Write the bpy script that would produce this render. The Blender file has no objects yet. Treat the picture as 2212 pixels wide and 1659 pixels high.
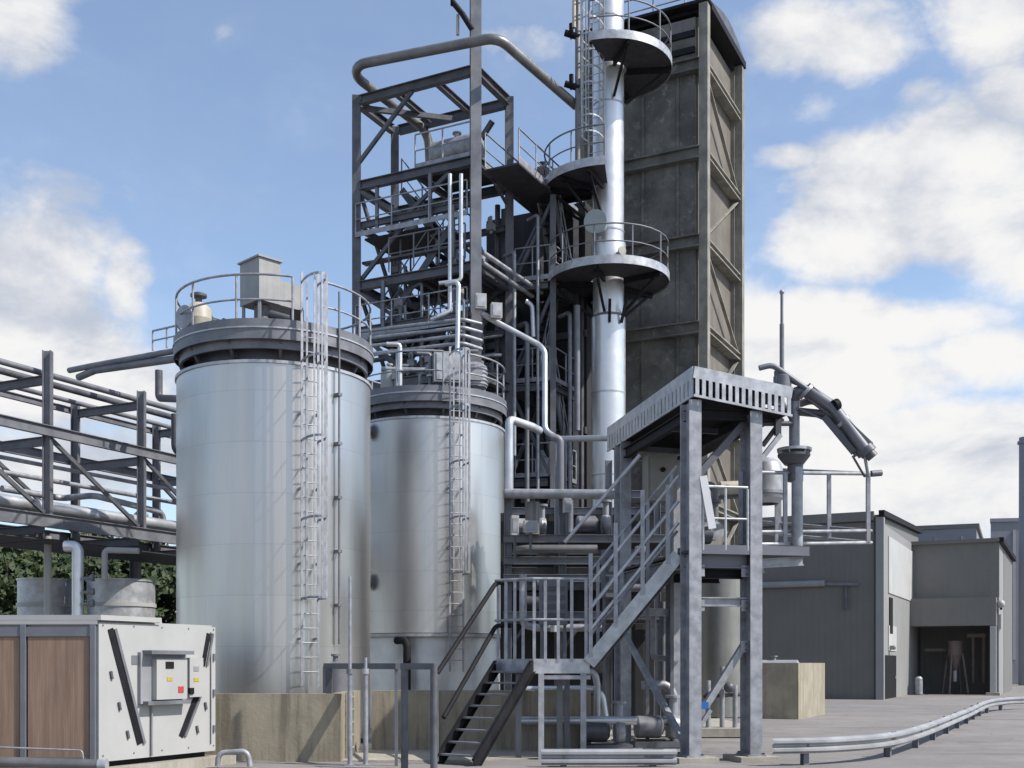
import bpy, math, random
from math import radians, sin, cos, pi, atan2, sqrt
from mathutils import Vector as V
random.seed(7)
SC = bpy.context.scene
COL = SC.collection

# ------------------------------------------------------------------ camera, sky, sun, exposure
EYE = 1.7
F = 2458.0                      # focal length, HZ horizon row, CX centre column: survey units of the site sketch
HZ = 1434.0
CX = 1106.0
cd = bpy.data.cameras.new('camera'); cam = bpy.data.objects.new('camera', cd); COL.objects.link(cam)
cam.location = (0, 0, EYE); cam.rotation_euler = (radians(90), 0, 0)
cd.lens = 40.0; cd.sensor_width = 36; cd.shift_y = 0.2733; cd.clip_end = 5000; cd.clip_start = 0.1
SC.camera = cam
SUN_AZ = V((0.945, -0.33, 0)).normalized(); SUN_EL = radians(47)
SUN = V((SUN_AZ.x*cos(SUN_EL), SUN_AZ.y*cos(SUN_EL), sin(SUN_EL)))
sd = bpy.data.lights.new('sun', 'SUN'); so = bpy.data.objects.new('sun', sd); COL.objects.link(so)
sd.energy = 4.3; sd.angle = radians(0.7); sd.color = (1.0, 0.95, 0.88)
so.rotation_euler = SUN.to_track_quat('Z', 'Y').to_euler(); so.location = SUN*60
SC.view_settings.view_transform = 'Standard'; SC.view_settings.look = 'None'
SC.view_settings.gamma = 1.0; SC.view_settings.exposure = 0.42
SC.cycles.max_bounces = 6; SC.cycles.diffuse_bounces = 3; SC.cycles.glossy_bounces = 3

W = bpy.data.worlds.new('World'); SC.world = W; W.use_nodes = True
NT = W.node_tree; NT.nodes.clear()

class NB:
    """small node-building helper"""
    def __init__(s, nt): s.nt = nt
    def new(s, typ, **kw):
        n = s.nt.nodes.new(typ)
        for k, v in kw.items(): setattr(n, k, v)
        return n
    def link(s, a, b): s.nt.links.new(a, b)
    def put(s, sock, v):
        if hasattr(v, 'links'): s.link(v, sock)
        else: sock.default_value = v
    def m(s, op, a, b=None, c=None, clamp=False):
        n = s.new('ShaderNodeMath', operation=op, use_clamp=clamp)
        s.put(n.inputs[0], a)
        if b is not None: s.put(n.inputs[1], b)
        if c is not None: s.put(n.inputs[2], c)
        return n.outputs[0]
    def ramp(s, x, a, b, lo=0.0, hi=1.0, smooth=True):
        n = s.new('ShaderNodeMapRange'); n.interpolation_type = 'SMOOTHSTEP' if smooth else 'LINEAR'
        s.put(n.inputs[0], x); s.put(n.inputs[1], a); s.put(n.inputs[2], b); s.put(n.inputs[3], lo); s.put(n.inputs[4], hi)
        return n.outputs[0]
    def mix(s, f, a, b, blend='MIX'):
        n = s.new('ShaderNodeMix', data_type='RGBA', blend_type=blend)
        s.put(n.inputs[0], f); s.put(n.inputs[6], a); s.put(n.inputs[7], b)
        return n.outputs[2]
    def noise(s, vec, scale, detail=4, rough=0.55, dist=0.0):
        n = s.new('ShaderNodeTexNoise'); s.put(n.inputs['Vector'], vec)
        n.inputs['Scale'].default_value = scale; n.inputs['Detail'].default_value = detail
        n.inputs['Roughness'].default_value = rough; n.inputs['Distortion'].default_value = dist
        return n.outputs['Fac']
    def comb(s, x, y, z):
        n = s.new('ShaderNodeCombineXYZ')
        for i, v in enumerate((x, y, z)): s.put(n.inputs[i], v)
        return n.outputs[0]
    def sep(s, vec):
        n = s.new('ShaderNodeSeparateXYZ'); s.put(n.inputs[0], vec); return n.outputs

def c4(c): return (c[0], c[1], c[2], 1.0)

def build_sky():
    b = NB(NT)
    sky = b.new('ShaderNodeTexSky', sky_type='NISHITA'); sky.sun_disc = False
    sky.sun_elevation = SUN_EL; sky.sun_rotation = atan2(SUN_AZ.x, SUN_AZ.y)
    sky.air_density = 1.0; sky.dust_density = 0.6; sky.ozone_density = 2.0
    tc = b.new('ShaderNodeTexCoord'); x, y, z = b.sep(tc.outputs['Generated'])
    ay = b.m('MAXIMUM', b.m('ABSOLUTE', y), 0.12)
    u = b.m('DIVIDE', x, ay); v = b.m('DIVIDE', z, ay)
    dirv = b.comb(x, b.m('MULTIPLY', y, 1.0), b.m('MULTIPLY', z, 1.5))
    n1 = b.noise(dirv, 8.0, 12, 0.56, 0.35)
    n2 = b.noise(dirv, 26.0, 10, 0.6, 0.3)
    n3 = b.noise(b.comb(b.m('ADD', x, 3.3), y, b.m('MULTIPLY', z, 1.8)), 7.0, 10, 0.6, 0.3)
    # cumulus banks: (u, v, half-width, half-height, weight)
    blobs = [(-0.44, 0.565, 0.085, 0.055, 1.15), (-0.255, 0.555, 0.020, 0.030, 0.55),
             (-0.43, 0.335, 0.10, 0.085, 1.35), (-0.37, 0.26, 0.10, 0.055, 1.0), (-0.44, 0.28, 0.12, 0.05, 1.4),
             (0.28, 0.55, 0.11, 0.05, 1.15), (0.43, 0.565, 0.085, 0.05, 1.15), (0.265, 0.49, 0.045, 0.03, 0.7), (0.44, 0.50, 0.05, 0.045, 0.95), (0.36, 0.50, 0.04, 0.03, 0.7),
             (0.015, 0.545, 0.07, 0.028, 0.62),
             (0.40, 0.415, 0.10, 0.085, 1.4), (0.31, 0.43, 0.08, 0.05, 1.25), (0.25, 0.445, 0.05, 0.018, 1.0), (0.30, 0.37, 0.08, 0.045, 1.2), (0.45, 0.36, 0.11, 0.06, 1.1), (0.30, 0.36, 0.05, 0.04, 0.8),
             (0.30, 0.30, 0.18, 0.035, 1.25), (0.28, 0.25, 0.16, 0.05, 1.25), (0.42, 0.27, 0.10, 0.045, 1.1), (0.40, 0.20, 0.16, 0.05, 1.2), (0.22, 0.30, 0.05, 0.05, 0.9),
             (0.30, 0.16, 0.26, 0.075, 1.4), (-0.40, 0.17, 0.24, 0.06, 0.85), (-0.345, 0.335, 0.035, 0.05, 0.95), (-0.40, 0.25, 0.14, 0.05, 1.2),
             (-0.9, 0.5, 0.25, 0.14, 1.2), (0.95, 0.5, 0.22, 0.16, 1.2), (-1.4, 0.4, 0.4, 0.2, 1.1), (1.6, 0.5, 0.4, 0.25, 1.1), (0.0, 1.4, 0.5, 0.3, 1.0)]
    tot = None
    for (u0, v0, ru, rv, w) in blobs:
        du = b.m('MULTIPLY', b.m('SUBTRACT', u, u0), 1/ru); dv = b.m('MULTIPLY', b.m('SUBTRACT', v, v0), 1/rv)
        d2 = b.m('ADD', b.m('MULTIPLY', du, du), b.m('MULTIPLY', dv, dv))
        g = b.m('MULTIPLY', b.m('POWER', 2.718, b.m('MULTIPLY', d2, -1.0)), w)
        tot = g if tot is None else b.m('MAXIMUM', tot, g)
    dens = b.m('ADD', tot, b.m('ADD', b.m('MULTIPLY', b.m('SUBTRACT', n1, 0.5), 1.5), b.m('MULTIPLY', b.m('SUBTRACT', n2, 0.5), 0.55)))
    mask = b.ramp(dens, 0.34, 0.92)
    hz = b.ramp(v, 0.02, 0.20, 0.72, 0.0)
    mask = b.m('MAXIMUM', b.m('MAXIMUM', mask, hz), b.ramp(n1, 0.3, 0.75, 0.13, 0.22))
    bright = b.ramp(b.m('ADD', n3, b.m('MULTIPLY', b.m('SUBTRACT', dens, 0.8), 0.20)), 0.34, 0.66)
    ccol = b.mix(bright, (0.40, 0.435, 0.51, 1), (0.70, 0.695, 0.69, 1))
    bg1 = b.new('ShaderNodeBackground'); b.link(sky.outputs[0], bg1.inputs[0]); bg1.inputs[1].default_value = 0.15
    bg2 = b.new('ShaderNodeBackground'); b.link(ccol, bg2.inputs[0]); bg2.inputs[1].default_value = 1.0
    mx = b.new('ShaderNodeMixShader'); b.link(mask, mx.inputs[0]); b.link(bg1.outputs[0], mx.inputs[1]); b.link(bg2.outputs[0], mx.inputs[2])
    out = b.new('ShaderNodeOutputWorld'); b.link(mx.outputs[0], out.inputs[0])
build_sky()

# ------------------------------------------------------------------ materials
ALB = 0.84
def mat(name, col, rough=0.6, metal=0.0, var=0.15, scale=3.0, bump=0.0, streak=0.0, streak_col=None, aniso=None, spec=None):
    m = bpy.data.materials.new(name); m.use_nodes = True
    b = NB(m.node_tree); bs = m.node_tree.nodes['Principled BSDF']
    tc = b.new('ShaderNodeTexCoord'); P = tc.outputs['Object']
    n = b.noise(P, scale, 6, 0.6)
    if metal < 0.6: col = tuple(c*ALB for c in col)
    lo = tuple(max(0, c*(1-var)) for c in col); hi = tuple(min(1, c*(1+var)) for c in col)
    colr = b.mix(b.ramp(n, 0.3, 0.7), c4(lo), c4(hi))
    if streak:
        x, y, z = b.sep(P)
        s = b.noise(b.comb(b.m('MULTIPLY', x, 3.0), b.m('MULTIPLY', y, 3.0), b.m('MULTIPLY', z, 0.35)), 1.3, 5, 0.65)
        colr = b.mix(b.m('MULTIPLY', b.ramp(s, 0.45, 0.75), streak), colr, c4(streak_col or tuple(c*0.5 for c in col)))
    b.link(colr, bs.inputs['Base Color'])
    bs.inputs['Metallic'].default_value = metal
    b.link(b.ramp(n, 0.25, 0.75, max(0.05, rough-0.08), min(1, rough+0.08), False), bs.inputs['Roughness'])
    if spec is not None: bs.inputs['Specular IOR Level'].default_value = spec
    if bump:
        bn = b.new('ShaderNodeBump'); bn.inputs['Strength'].default_value = bump; bn.inputs['Distance'].default_value = 0.02
        b.link(b.noise(P, scale*6, 5, 0.6), bn.inputs['Height']); b.link(bn.outputs[0], bs.inputs['Normal'])
    return m

def mat_cladding_tank():
    """bare aluminium sheet cladding with rolled seams"""
    m = bpy.data.materials.new('aluminium_cladding'); m.use_nodes = True
    b = NB(m.node_tree); bs = m.node_tree.nodes['Principled BSDF']
    tc = b.new('ShaderNodeTexCoord'); P = tc.outputs['Object']; x, y, z = b.sep(P)
    ang = b.m('ARCTAN2', y, x)
    zc = b.m('MULTIPLY', z, 1/1.02); zf = b.m('FRACT', zc); row = b.m('FLOOR', zc)
    ac = b.m('ADD', b.m('MULTIPLY', ang, 12/(2*pi)), b.m('MULTIPLY', b.m('MODULO', row, 2.0), 0.5)); af = b.m('FRACT', ac)
    hl = b.m('LESS_THAN', zf, 0.016); vl = b.m('LESS_THAN', af, 0.012)
    line = b.m('MAXIMUM', hl, b.m('MULTIPLY', vl, 0.8))
    wn = b.new('ShaderNodeTexWhiteNoise', noise_dimensions='2D'); b.link(b.comb(b.m('FLOOR', ac), row, 0.0), wn.inputs['Vector'])
    tint = b.ramp(wn.outputs['Value'], 0, 1, 0.955, 1.03, False)
    n = b.noise(b.comb(b.m('MULTIPLY', ang, 5.0), 0.0, b.m('MULTIPLY', z, 0.22)), 1.5, 6, 0.6)
    n2 = b.noise(P, 9.0, 6, 0.7)
    base = b.mix(b.ramp(n, 0.35, 0.7), (0.555, 0.538, 0.518, 1), (0.595, 0.577, 0.555, 1))
    vm = b.new('ShaderNodeVectorMath', operation='SCALE'); b.link(base, vm.inputs[0]); b.link(tint, vm.inputs[3])
    colr = b.mix(b.m('MULTIPLY', line, 0.22), vm.outputs[0], (0.25, 0.26, 0.28, 1))
    b.link(colr, bs.inputs['Base Color']); bs.inputs['Metallic'].default_value = 0.95
    b.link(b.ramp(b.m('ADD', b.m('MULTIPLY', n, 0.85), b.m('MULTIPLY', n2, 0.15)), 0.3, 0.7, 0.335, 0.37, False), bs.inputs['Roughness'])
    bn = b.new('ShaderNodeBump'); bn.inputs['Strength'].default_value = 0.16; bn.inputs['Distance'].default_value = 0.008
    b.link(b.m('SUBTRACT', b.m('MULTIPLY', b.noise(b.comb(b.m('MULTIPLY', ang, 2.0), 0.0, z), 1.6, 2), 0.5), b.m('MULTIPLY', line, 0.5)), bn.inputs['Height'])
    b.link(bn.outputs[0], bs.inputs['Normal'])
    return m

def mat_concrete(name, col, dark, streak=0.75):
    col = tuple(c*ALB for c in col); dark = tuple(c*ALB for c in dark)
    """cast concrete: cloudy tone, run-down streaks below the rim, dirty foot"""
    m = bpy.data.materials.new(name); m.use_nodes = True
    b = NB(m.node_tree); bs = m.node_tree.nodes['Principled BSDF']
    tc = b.new('ShaderNodeTexCoord'); P = tc.outputs['Object']; x, y, z = b.sep(P)
    n = b.noise(P, 1.7, 8, 0.65)
    s = b.noise(b.comb(b.m('MULTIPLY', x, 2.6), b.m('MULTIPLY', y, 2.6), b.m('MULTIPLY', z, 0.22)), 1.6, 6, 0.7)
    s2 = b.noise(b.comb(b.m('MULTIPLY', x, 6.0), b.m('MULTIPLY', y, 6.0), b.m('MULTIPLY', z, 0.3)), 1.6, 5, 0.7)
    base = b.mix(b.ramp(n, 0.3, 0.7), c4(tuple(c*0.85 for c in col)), c4(tuple(min(1, c*1.15) for c in col)))
    base = b.mix(b.m('MULTIPLY', b.ramp(s, 0.42, 0.68), streak), base, c4(dark))
    base = b.mix(b.m('MULTIPLY', b.ramp(s2, 0.55, 0.75), 0.35), base, c4(tuple(min(1, c*1.35) for c in col)))
    b.link(base, bs.inputs['Base Color']); bs.inputs['Roughness'].default_value = 0.9
    bn = b.new('ShaderNodeBump'); bn.inputs['Strength'].default_value = 0.35; bn.inputs['Distance'].default_value = 0.02
    b.link(b.noise(P, 14, 6, 0.7), bn.inputs['Height']); b.link(bn.outputs[0], bs.inputs['Normal'])
    return m

def mat_ribbed(name, col, pitch, depth=0.35, var=0.08, rough=0.55, axis=None, streak=0.3):
    col = tuple(c*ALB for c in col)
    """profiled sheet: ribs in relief running upright; axis = horizontal run of the sheet"""
    m = bpy.data.materials.new(name); m.use_nodes = True
    b = NB(m.node_tree); bs = m.node_tree.nodes['Principled BSDF']
    tc = b.new('ShaderNodeTexCoord'); P = tc.outputs['Object']; x, y, z = b.sep(P)
    if axis is None: axis = V((1, 0, 0))
    a = b.m('ADD', b.m('MULTIPLY', x, axis[0]/pitch), b.m('MULTIPLY', y, axis[1]/pitch))
    fr = b.m('FRACT', a)
    h = b.m('MULTIPLY', b.ramp(fr, 0.0, 0.2), b.ramp(fr, 0.5, 0.7, 1, 0))
    n = b.noise(P, 0.8, 6, 0.6)
    s = b.noise(b.comb(b.m('MULTIPLY', x, 2.0), b.m('MULTIPLY', y, 2.0), b.m('MULTIPLY', z, 0.15)), 1.2, 5, 0.65)
    base = b.mix(b.ramp(n, 0.3, 0.7), c4(tuple(c*(1-var) for c in col)), c4(tuple(c*(1+var) for c in col)))
    base = b.mix(b.m('MULTIPLY', b.ramp(s, 0.5, 0.75), streak), base, c4(tuple(c*0.6 for c in col)))
    b.link(base, bs.inputs['Base Color']); bs.inputs['Roughness'].default_value = rough
    bn = b.new('ShaderNodeBump'); bn.inputs['Strength'].default_value = depth; bn.inputs['Distance'].default_value = 0.03
    b.link(h, bn.inputs['Height']); b.link(bn.outputs[0], bs.inputs['Normal'])
    return m

def mat_ground():
    m = bpy.data.materials.new('worn_asphalt'); m.use_nodes = True
    b = NB(m.node_tree); bs = m.node_tree.nodes['Principled BSDF']
    tc = b.new('ShaderNodeTexCoord'); P = tc.outputs['Object']; x, y, z = b.sep(P)
    n = b.noise(P, 0.28, 8, 0.65, 0.3); n2 = b.noise(P, 2.2, 8, 0.7); n3 = b.noise(P, 60, 4, 0.8)
    st = b.noise(b.comb(b.m('MULTIPLY', x, 0.12), b.m('MULTIPLY', y, 0.9), 0.0), 1.0, 6, 0.7)
    base = b.mix(b.ramp(n, 0.3, 0.7), (0.165, 0.153, 0.147, 1), (0.245, 0.226, 0.216, 1))
    base = b.mix(b.m('MULTIPLY', b.ramp(n2, 0.42, 0.66), 0.6), base, (0.15, 0.14, 0.133, 1))
    base = b.mix(b.m('MULTIPLY', b.ramp(st, 0.52, 0.66), 0.8), base, (0.095, 0.09, 0.086, 1))
    base = b.mix(b.m('MULTIPLY', b.ramp(n3, 0.4, 0.7), 0.25), base, (0.38, 0.36, 0.35, 1))
    vor = b.new('ShaderNodeTexVoronoi', feature='DISTANCE_TO_EDGE'); vor.inputs['Scale'].default_value = 0.16
    wob = b.new('ShaderNodeVectorMath', operation='ADD'); b.link(P, wob.inputs[0])
    nn = b.new('ShaderNodeTexNoise'); nn.inputs['Scale'].default_value = 0.9; b.link(P, nn.inputs['Vector'])
    sc = b.new('ShaderNodeVectorMath', operation='SCALE'); b.link(nn.outputs['Color'], sc.inputs[0]); sc.inputs[3].default_value = 2.2
    b.link(sc.outputs[0], wob.inputs[1]); b.link(wob.outputs[0], vor.inputs['Vector'])
    crack = b.ramp(vor.outputs['Distance'], 0.0, 0.008, 0.55, 0.0)
    base = b.mix(crack, base, (0.09, 0.085, 0.08, 1))
    v2 = b.new('ShaderNodeTexVoronoi', feature='SMOOTH_F1'); v2.inputs['Scale'].default_value = 0.55; b.link(wob.outputs[0], v2.inputs['Vector'])
    base = b.mix(b.m('MULTIPLY', b.ramp(v2.outputs['Distance'], 0.10, 0.22, 1, 0), b.ramp(n, 0.48, 0.6, 0, 0.55)), base, (0.06, 0.056, 0.053, 1))
    b.link(base, bs.inputs['Base Color']); bs.inputs['Roughness'].default_value = 0.88
    bn = b.new('ShaderNodeBump'); bn.inputs['Strength'].default_value = 0.4; bn.inputs['Distance'].default_value = 0.01
    b.link(n3, bn.inputs['Height']); b.link(bn.outputs[0], bs.inputs['Normal'])
    return m

def mat_wood():
    m = bpy.data.materials.new('brown_louvre_mesh'); m.use_nodes = True
    b = NB(m.node_tree); bs = m.node_tree.nodes['Principled BSDF']
    tc = b.new('ShaderNodeTexCoord'); P = tc.outputs['Object']; x, y, z = b.sep(P)
    fine = b.m('FRACT', b.m('MULTIPLY', x, 28.0))
    h = b.m('MULTIPLY', b.ramp(fine, 0.05, 0.3), b.ramp(fine, 0.6, 0.9, 1, 0))
    n = b.noise(b.comb(b.m('MULTIPLY', x, 9.0), y, b.m('MULTIPLY', z, 0.5)), 1.2, 6, 0.7); n2 = b.noise(P, 1.4, 5, 0.6)
    base = b.mix(b.ramp(n, 0.3, 0.7), (0.20, 0.125, 0.082, 1), (0.29, 0.195, 0.14, 1))
    base = b.mix(b.m('MULTIPLY', b.ramp(n2, 0.45, 0.75), 0.4), base, (0.16, 0.12, 0.10, 1))
    b.link(base, bs.inputs['Base Color']); bs.inputs['Roughness'].default_value = 0.75
    bn = b.new('ShaderNodeBump'); bn.inputs['Strength'].default_value = 0.12; bn.inputs['Distance'].default_value = 0.004
    b.link(h, bn.inputs['Height']); b.link(bn.outputs[0], bs.inputs['Normal'])
    return m

M = {}
M['galv'] = mat('galvanised_steel', (0.36, 0.37, 0.40), 0.5, 0.35, 0.24, 5.0, 0.08, 0.3, (0.24, 0.23, 0.22))
M['galv_new'] = mat('bright_galvanised_steel', (0.50, 0.51, 0.53), 0.42, 0.45, 0.2, 5.0, 0.06, 0.25, (0.36, 0.34, 0.31))
M['galv_dull'] = mat('dull_galvanised_steel', (0.20, 0.205, 0.225), 0.55, 0.3, 0.22, 2.0, 0.08)
M['dark'] = mat('dark_painted_steel', (0.108, 0.111, 0.125), 0.5, 0.1, 0.3, 2.0, 0.05)
M['black'] = mat('black_steel', (0.018, 0.018, 0.021), 0.65, 0.0, 0.3, 3.0, spec=0.15)
M['grating'] = mat('steel_grating', (0.055, 0.055, 0.06), 0.7, 0.2, 0.3, 4.0, 0.2)
M['tank'] = mat_cladding_tank()
M['alu'] = mat('polished_aluminium_jacket', (0.68, 0.68, 0.68), 0.36, 0.75, 0.06, 2.0, 0.03)
M['pipe'] = mat('aluminium_pipe_lagging', (0.58, 0.59, 0.61), 0.4, 0.7, 0.12, 2.0, 0.05)
M['pipe_dull'] = mat('weathered_pipe_lagging', (0.22, 0.215, 0.215), 0.45, 0.5, 0.2, 2.0, 0.05)
M['white'] = mat('white_painted_panel', (0.44, 0.44, 0.43), 0.5, 0.0, 0.04, 1.5, 0.02, 0.12, (0.5, 0.49, 0.46))
M['cream'] = mat('cream_enamel', (0.5, 0.47, 0.38), 0.5, 0.0, 0.12, 3.0, 0.03)
M['beige'] = mat('beige_cabinet_paint', (0.30, 0.295, 0.265), 0.55, 0.0, 0.08, 2.0, 0.02)
M['grey'] = mat('mid_grey_paint', (0.30, 0.305, 0.32), 0.5, 0.0, 0.1, 2.0, 0.03)
M['frame_grey'] = mat('blue_grey_frame_paint', (0.17, 0.18, 0.205), 0.5, 0.1, 0.1, 2.0)
M['box_grey'] = mat('pale_grey_sheet', (0.34, 0.335, 0.325), 0.5, 0.1, 0.1, 2.5, 0.03, 0.3)
M['rail_zinc'] = mat('dull_zinc_rail', (0.40, 0.405, 0.42), 0.5, 0.25, 0.15, 1.5, 0.03, 0.25)
M['bright_white'] = mat('bright_white_paint', (0.85, 0.85, 0.85), 0.45, 0.0, 0.03)
M['yellow'] = mat('yellow_label', (0.5, 0.38, 0.04), 0.5, 0, 0.05)
M['red'] = mat('red_label', (0.5, 0.06, 0.06), 0.5, 0, 0.05)
M['blue'] = mat('blue_plastic', (0.02, 0.13, 0.42), 0.4, 0, 0.05)
M['glass'] = mat('pale_disc_plate', (0.33, 0.37, 0.37), 0.35, 0.3, 0.08, 3.0)
M['tower_wall'] = mat_concrete('weathered_tower_panel', (0.135, 0.134, 0.125), (0.062, 0.061, 0.052), 0.65)
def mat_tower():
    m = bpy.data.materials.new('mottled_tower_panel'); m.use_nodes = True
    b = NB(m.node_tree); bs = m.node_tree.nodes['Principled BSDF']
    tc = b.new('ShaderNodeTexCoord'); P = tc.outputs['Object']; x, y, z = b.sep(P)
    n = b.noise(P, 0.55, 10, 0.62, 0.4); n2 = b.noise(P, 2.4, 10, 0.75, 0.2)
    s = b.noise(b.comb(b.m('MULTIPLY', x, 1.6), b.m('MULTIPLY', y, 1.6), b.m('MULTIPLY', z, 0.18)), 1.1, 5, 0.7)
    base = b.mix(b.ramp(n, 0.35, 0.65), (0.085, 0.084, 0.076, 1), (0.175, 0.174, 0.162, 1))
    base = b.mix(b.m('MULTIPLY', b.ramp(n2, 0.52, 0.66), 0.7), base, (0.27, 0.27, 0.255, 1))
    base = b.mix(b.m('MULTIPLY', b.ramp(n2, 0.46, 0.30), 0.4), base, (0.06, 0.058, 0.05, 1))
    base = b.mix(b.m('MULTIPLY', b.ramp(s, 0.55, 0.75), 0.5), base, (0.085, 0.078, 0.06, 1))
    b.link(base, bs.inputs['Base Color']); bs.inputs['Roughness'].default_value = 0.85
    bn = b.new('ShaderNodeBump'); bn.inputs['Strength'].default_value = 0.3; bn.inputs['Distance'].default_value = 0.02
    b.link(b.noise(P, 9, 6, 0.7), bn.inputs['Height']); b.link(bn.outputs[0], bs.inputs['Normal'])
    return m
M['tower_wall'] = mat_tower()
M['tower_lit'] = mat('lit_weathered_tower_rail', (0.27, 0.26, 0.225), 0.8, 0, 0.25, 2.0, 0.25, 0.5, (0.09, 0.085, 0.07))  # lighter weathered tone stands for sun on posts, rails and braces
M['tower_rib'] = mat_ribbed('shaded_weathered_tower_sheet', (0.165, 0.15, 0.125), 0.42, 0.5, 0.2, 0.8, (0.448, 0.894, 0), 0.6)  # weathered sheet, base darkened to paint in shading between the ribs
M['bund'] = mat_concrete('stained_bund_concrete', (0.34, 0.30, 0.225), (0.17, 0.145, 0.105), 0.85)
M['bund2'] = mat_concrete('pale_bund_concrete', (0.36, 0.325, 0.245), (0.22, 0.195, 0.14), 0.6)
M['pad'] = mat_concrete('pale_concrete_pad', (0.38, 0.355, 0.30), (0.25, 0.23, 0.19), 0.5)
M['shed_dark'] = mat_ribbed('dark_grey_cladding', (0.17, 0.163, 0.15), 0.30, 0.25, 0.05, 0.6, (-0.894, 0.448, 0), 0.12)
M['shed_sunlit'] = mat_ribbed('sunlit_grey_cladding', (0.30, 0.30, 0.295), 0.30, 0.2, 0.05, 0.6, (0.448, 0.894, 0), 0.15)  # paler copy of the cladding; sunlight on end walls put into colour
M['shed_light'] = mat('light_panel', (0.50, 0.50, 0.49), 0.6, 0, 0.05, 1.0)
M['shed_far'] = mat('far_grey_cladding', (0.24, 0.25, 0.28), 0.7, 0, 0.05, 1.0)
M['shed_mid'] = mat_ribbed('mid_grey_cladding', (0.185, 0.182, 0.172), 0.35, 0.25, 0.05, 0.6, (0.894, -0.448, 0), 0.12)
M['backdrop_black'] = mat_ribbed('black_backdrop_cladding', (0.028, 0.028, 0.029), 0.5, 0.4, 0.2, 0.7, (-0.894, 0.448, 0), 0.3)  # black skin of the added blocks standing in for pipework in shade
M['ground'] = mat_ground()
M['wood'] = mat_wood()
M['bark'] = mat('bark', (0.09, 0.07, 0.05), 0.9, 0, 0.3, 6.0, 0.4)
M['olive'] = mat('olive_grey_vessel_cladding', (0.30, 0.30, 0.27), 0.42, 0.5, 0.1, 1.5, 0.04, 0.3)
M['rust'] = mat('brown_primer_pipe', (0.21, 0.17, 0.155), 0.6, 0.1, 0.2, 2.0)
def mat_leaf():
    m = bpy.data.materials.new('dark_foliage'); m.use_nodes = True
    b = NB(m.node_tree); bs = m.node_tree.nodes['Principled BSDF']
    tc = b.new('ShaderNodeTexCoord')
    n = b.noise(tc.outputs['Object'], 0.8, 5, 0.7); n2 = b.noise(tc.outputs['Object'], 5.0, 3, 0.7)
    base = b.mix(b.ramp(n, 0.35, 0.65), (0.012, 0.024, 0.006, 1), (0.034, 0.058, 0.012, 1))
    base = b.mix(b.m('MULTIPLY', b.ramp(n2, 0.5, 0.7), 0.5), base, (0.06, 0.092, 0.018, 1))
    b.link(base, bs.inputs['Base Color']); bs.inputs['Roughness'].default_value = 0.7
    return m
M['leaf'] = mat_leaf()

# ------------------------------------------------------------------ geometry helpers
Z = V((0, 0, 1))
def D(x, y, Y):
    """surveyed sight line (x, y) taken to distance Y in front of the viewing spot"""
    return V(((x-CX)/F*Y, Y, EYE + (HZ-y)/F*Y))

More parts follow.
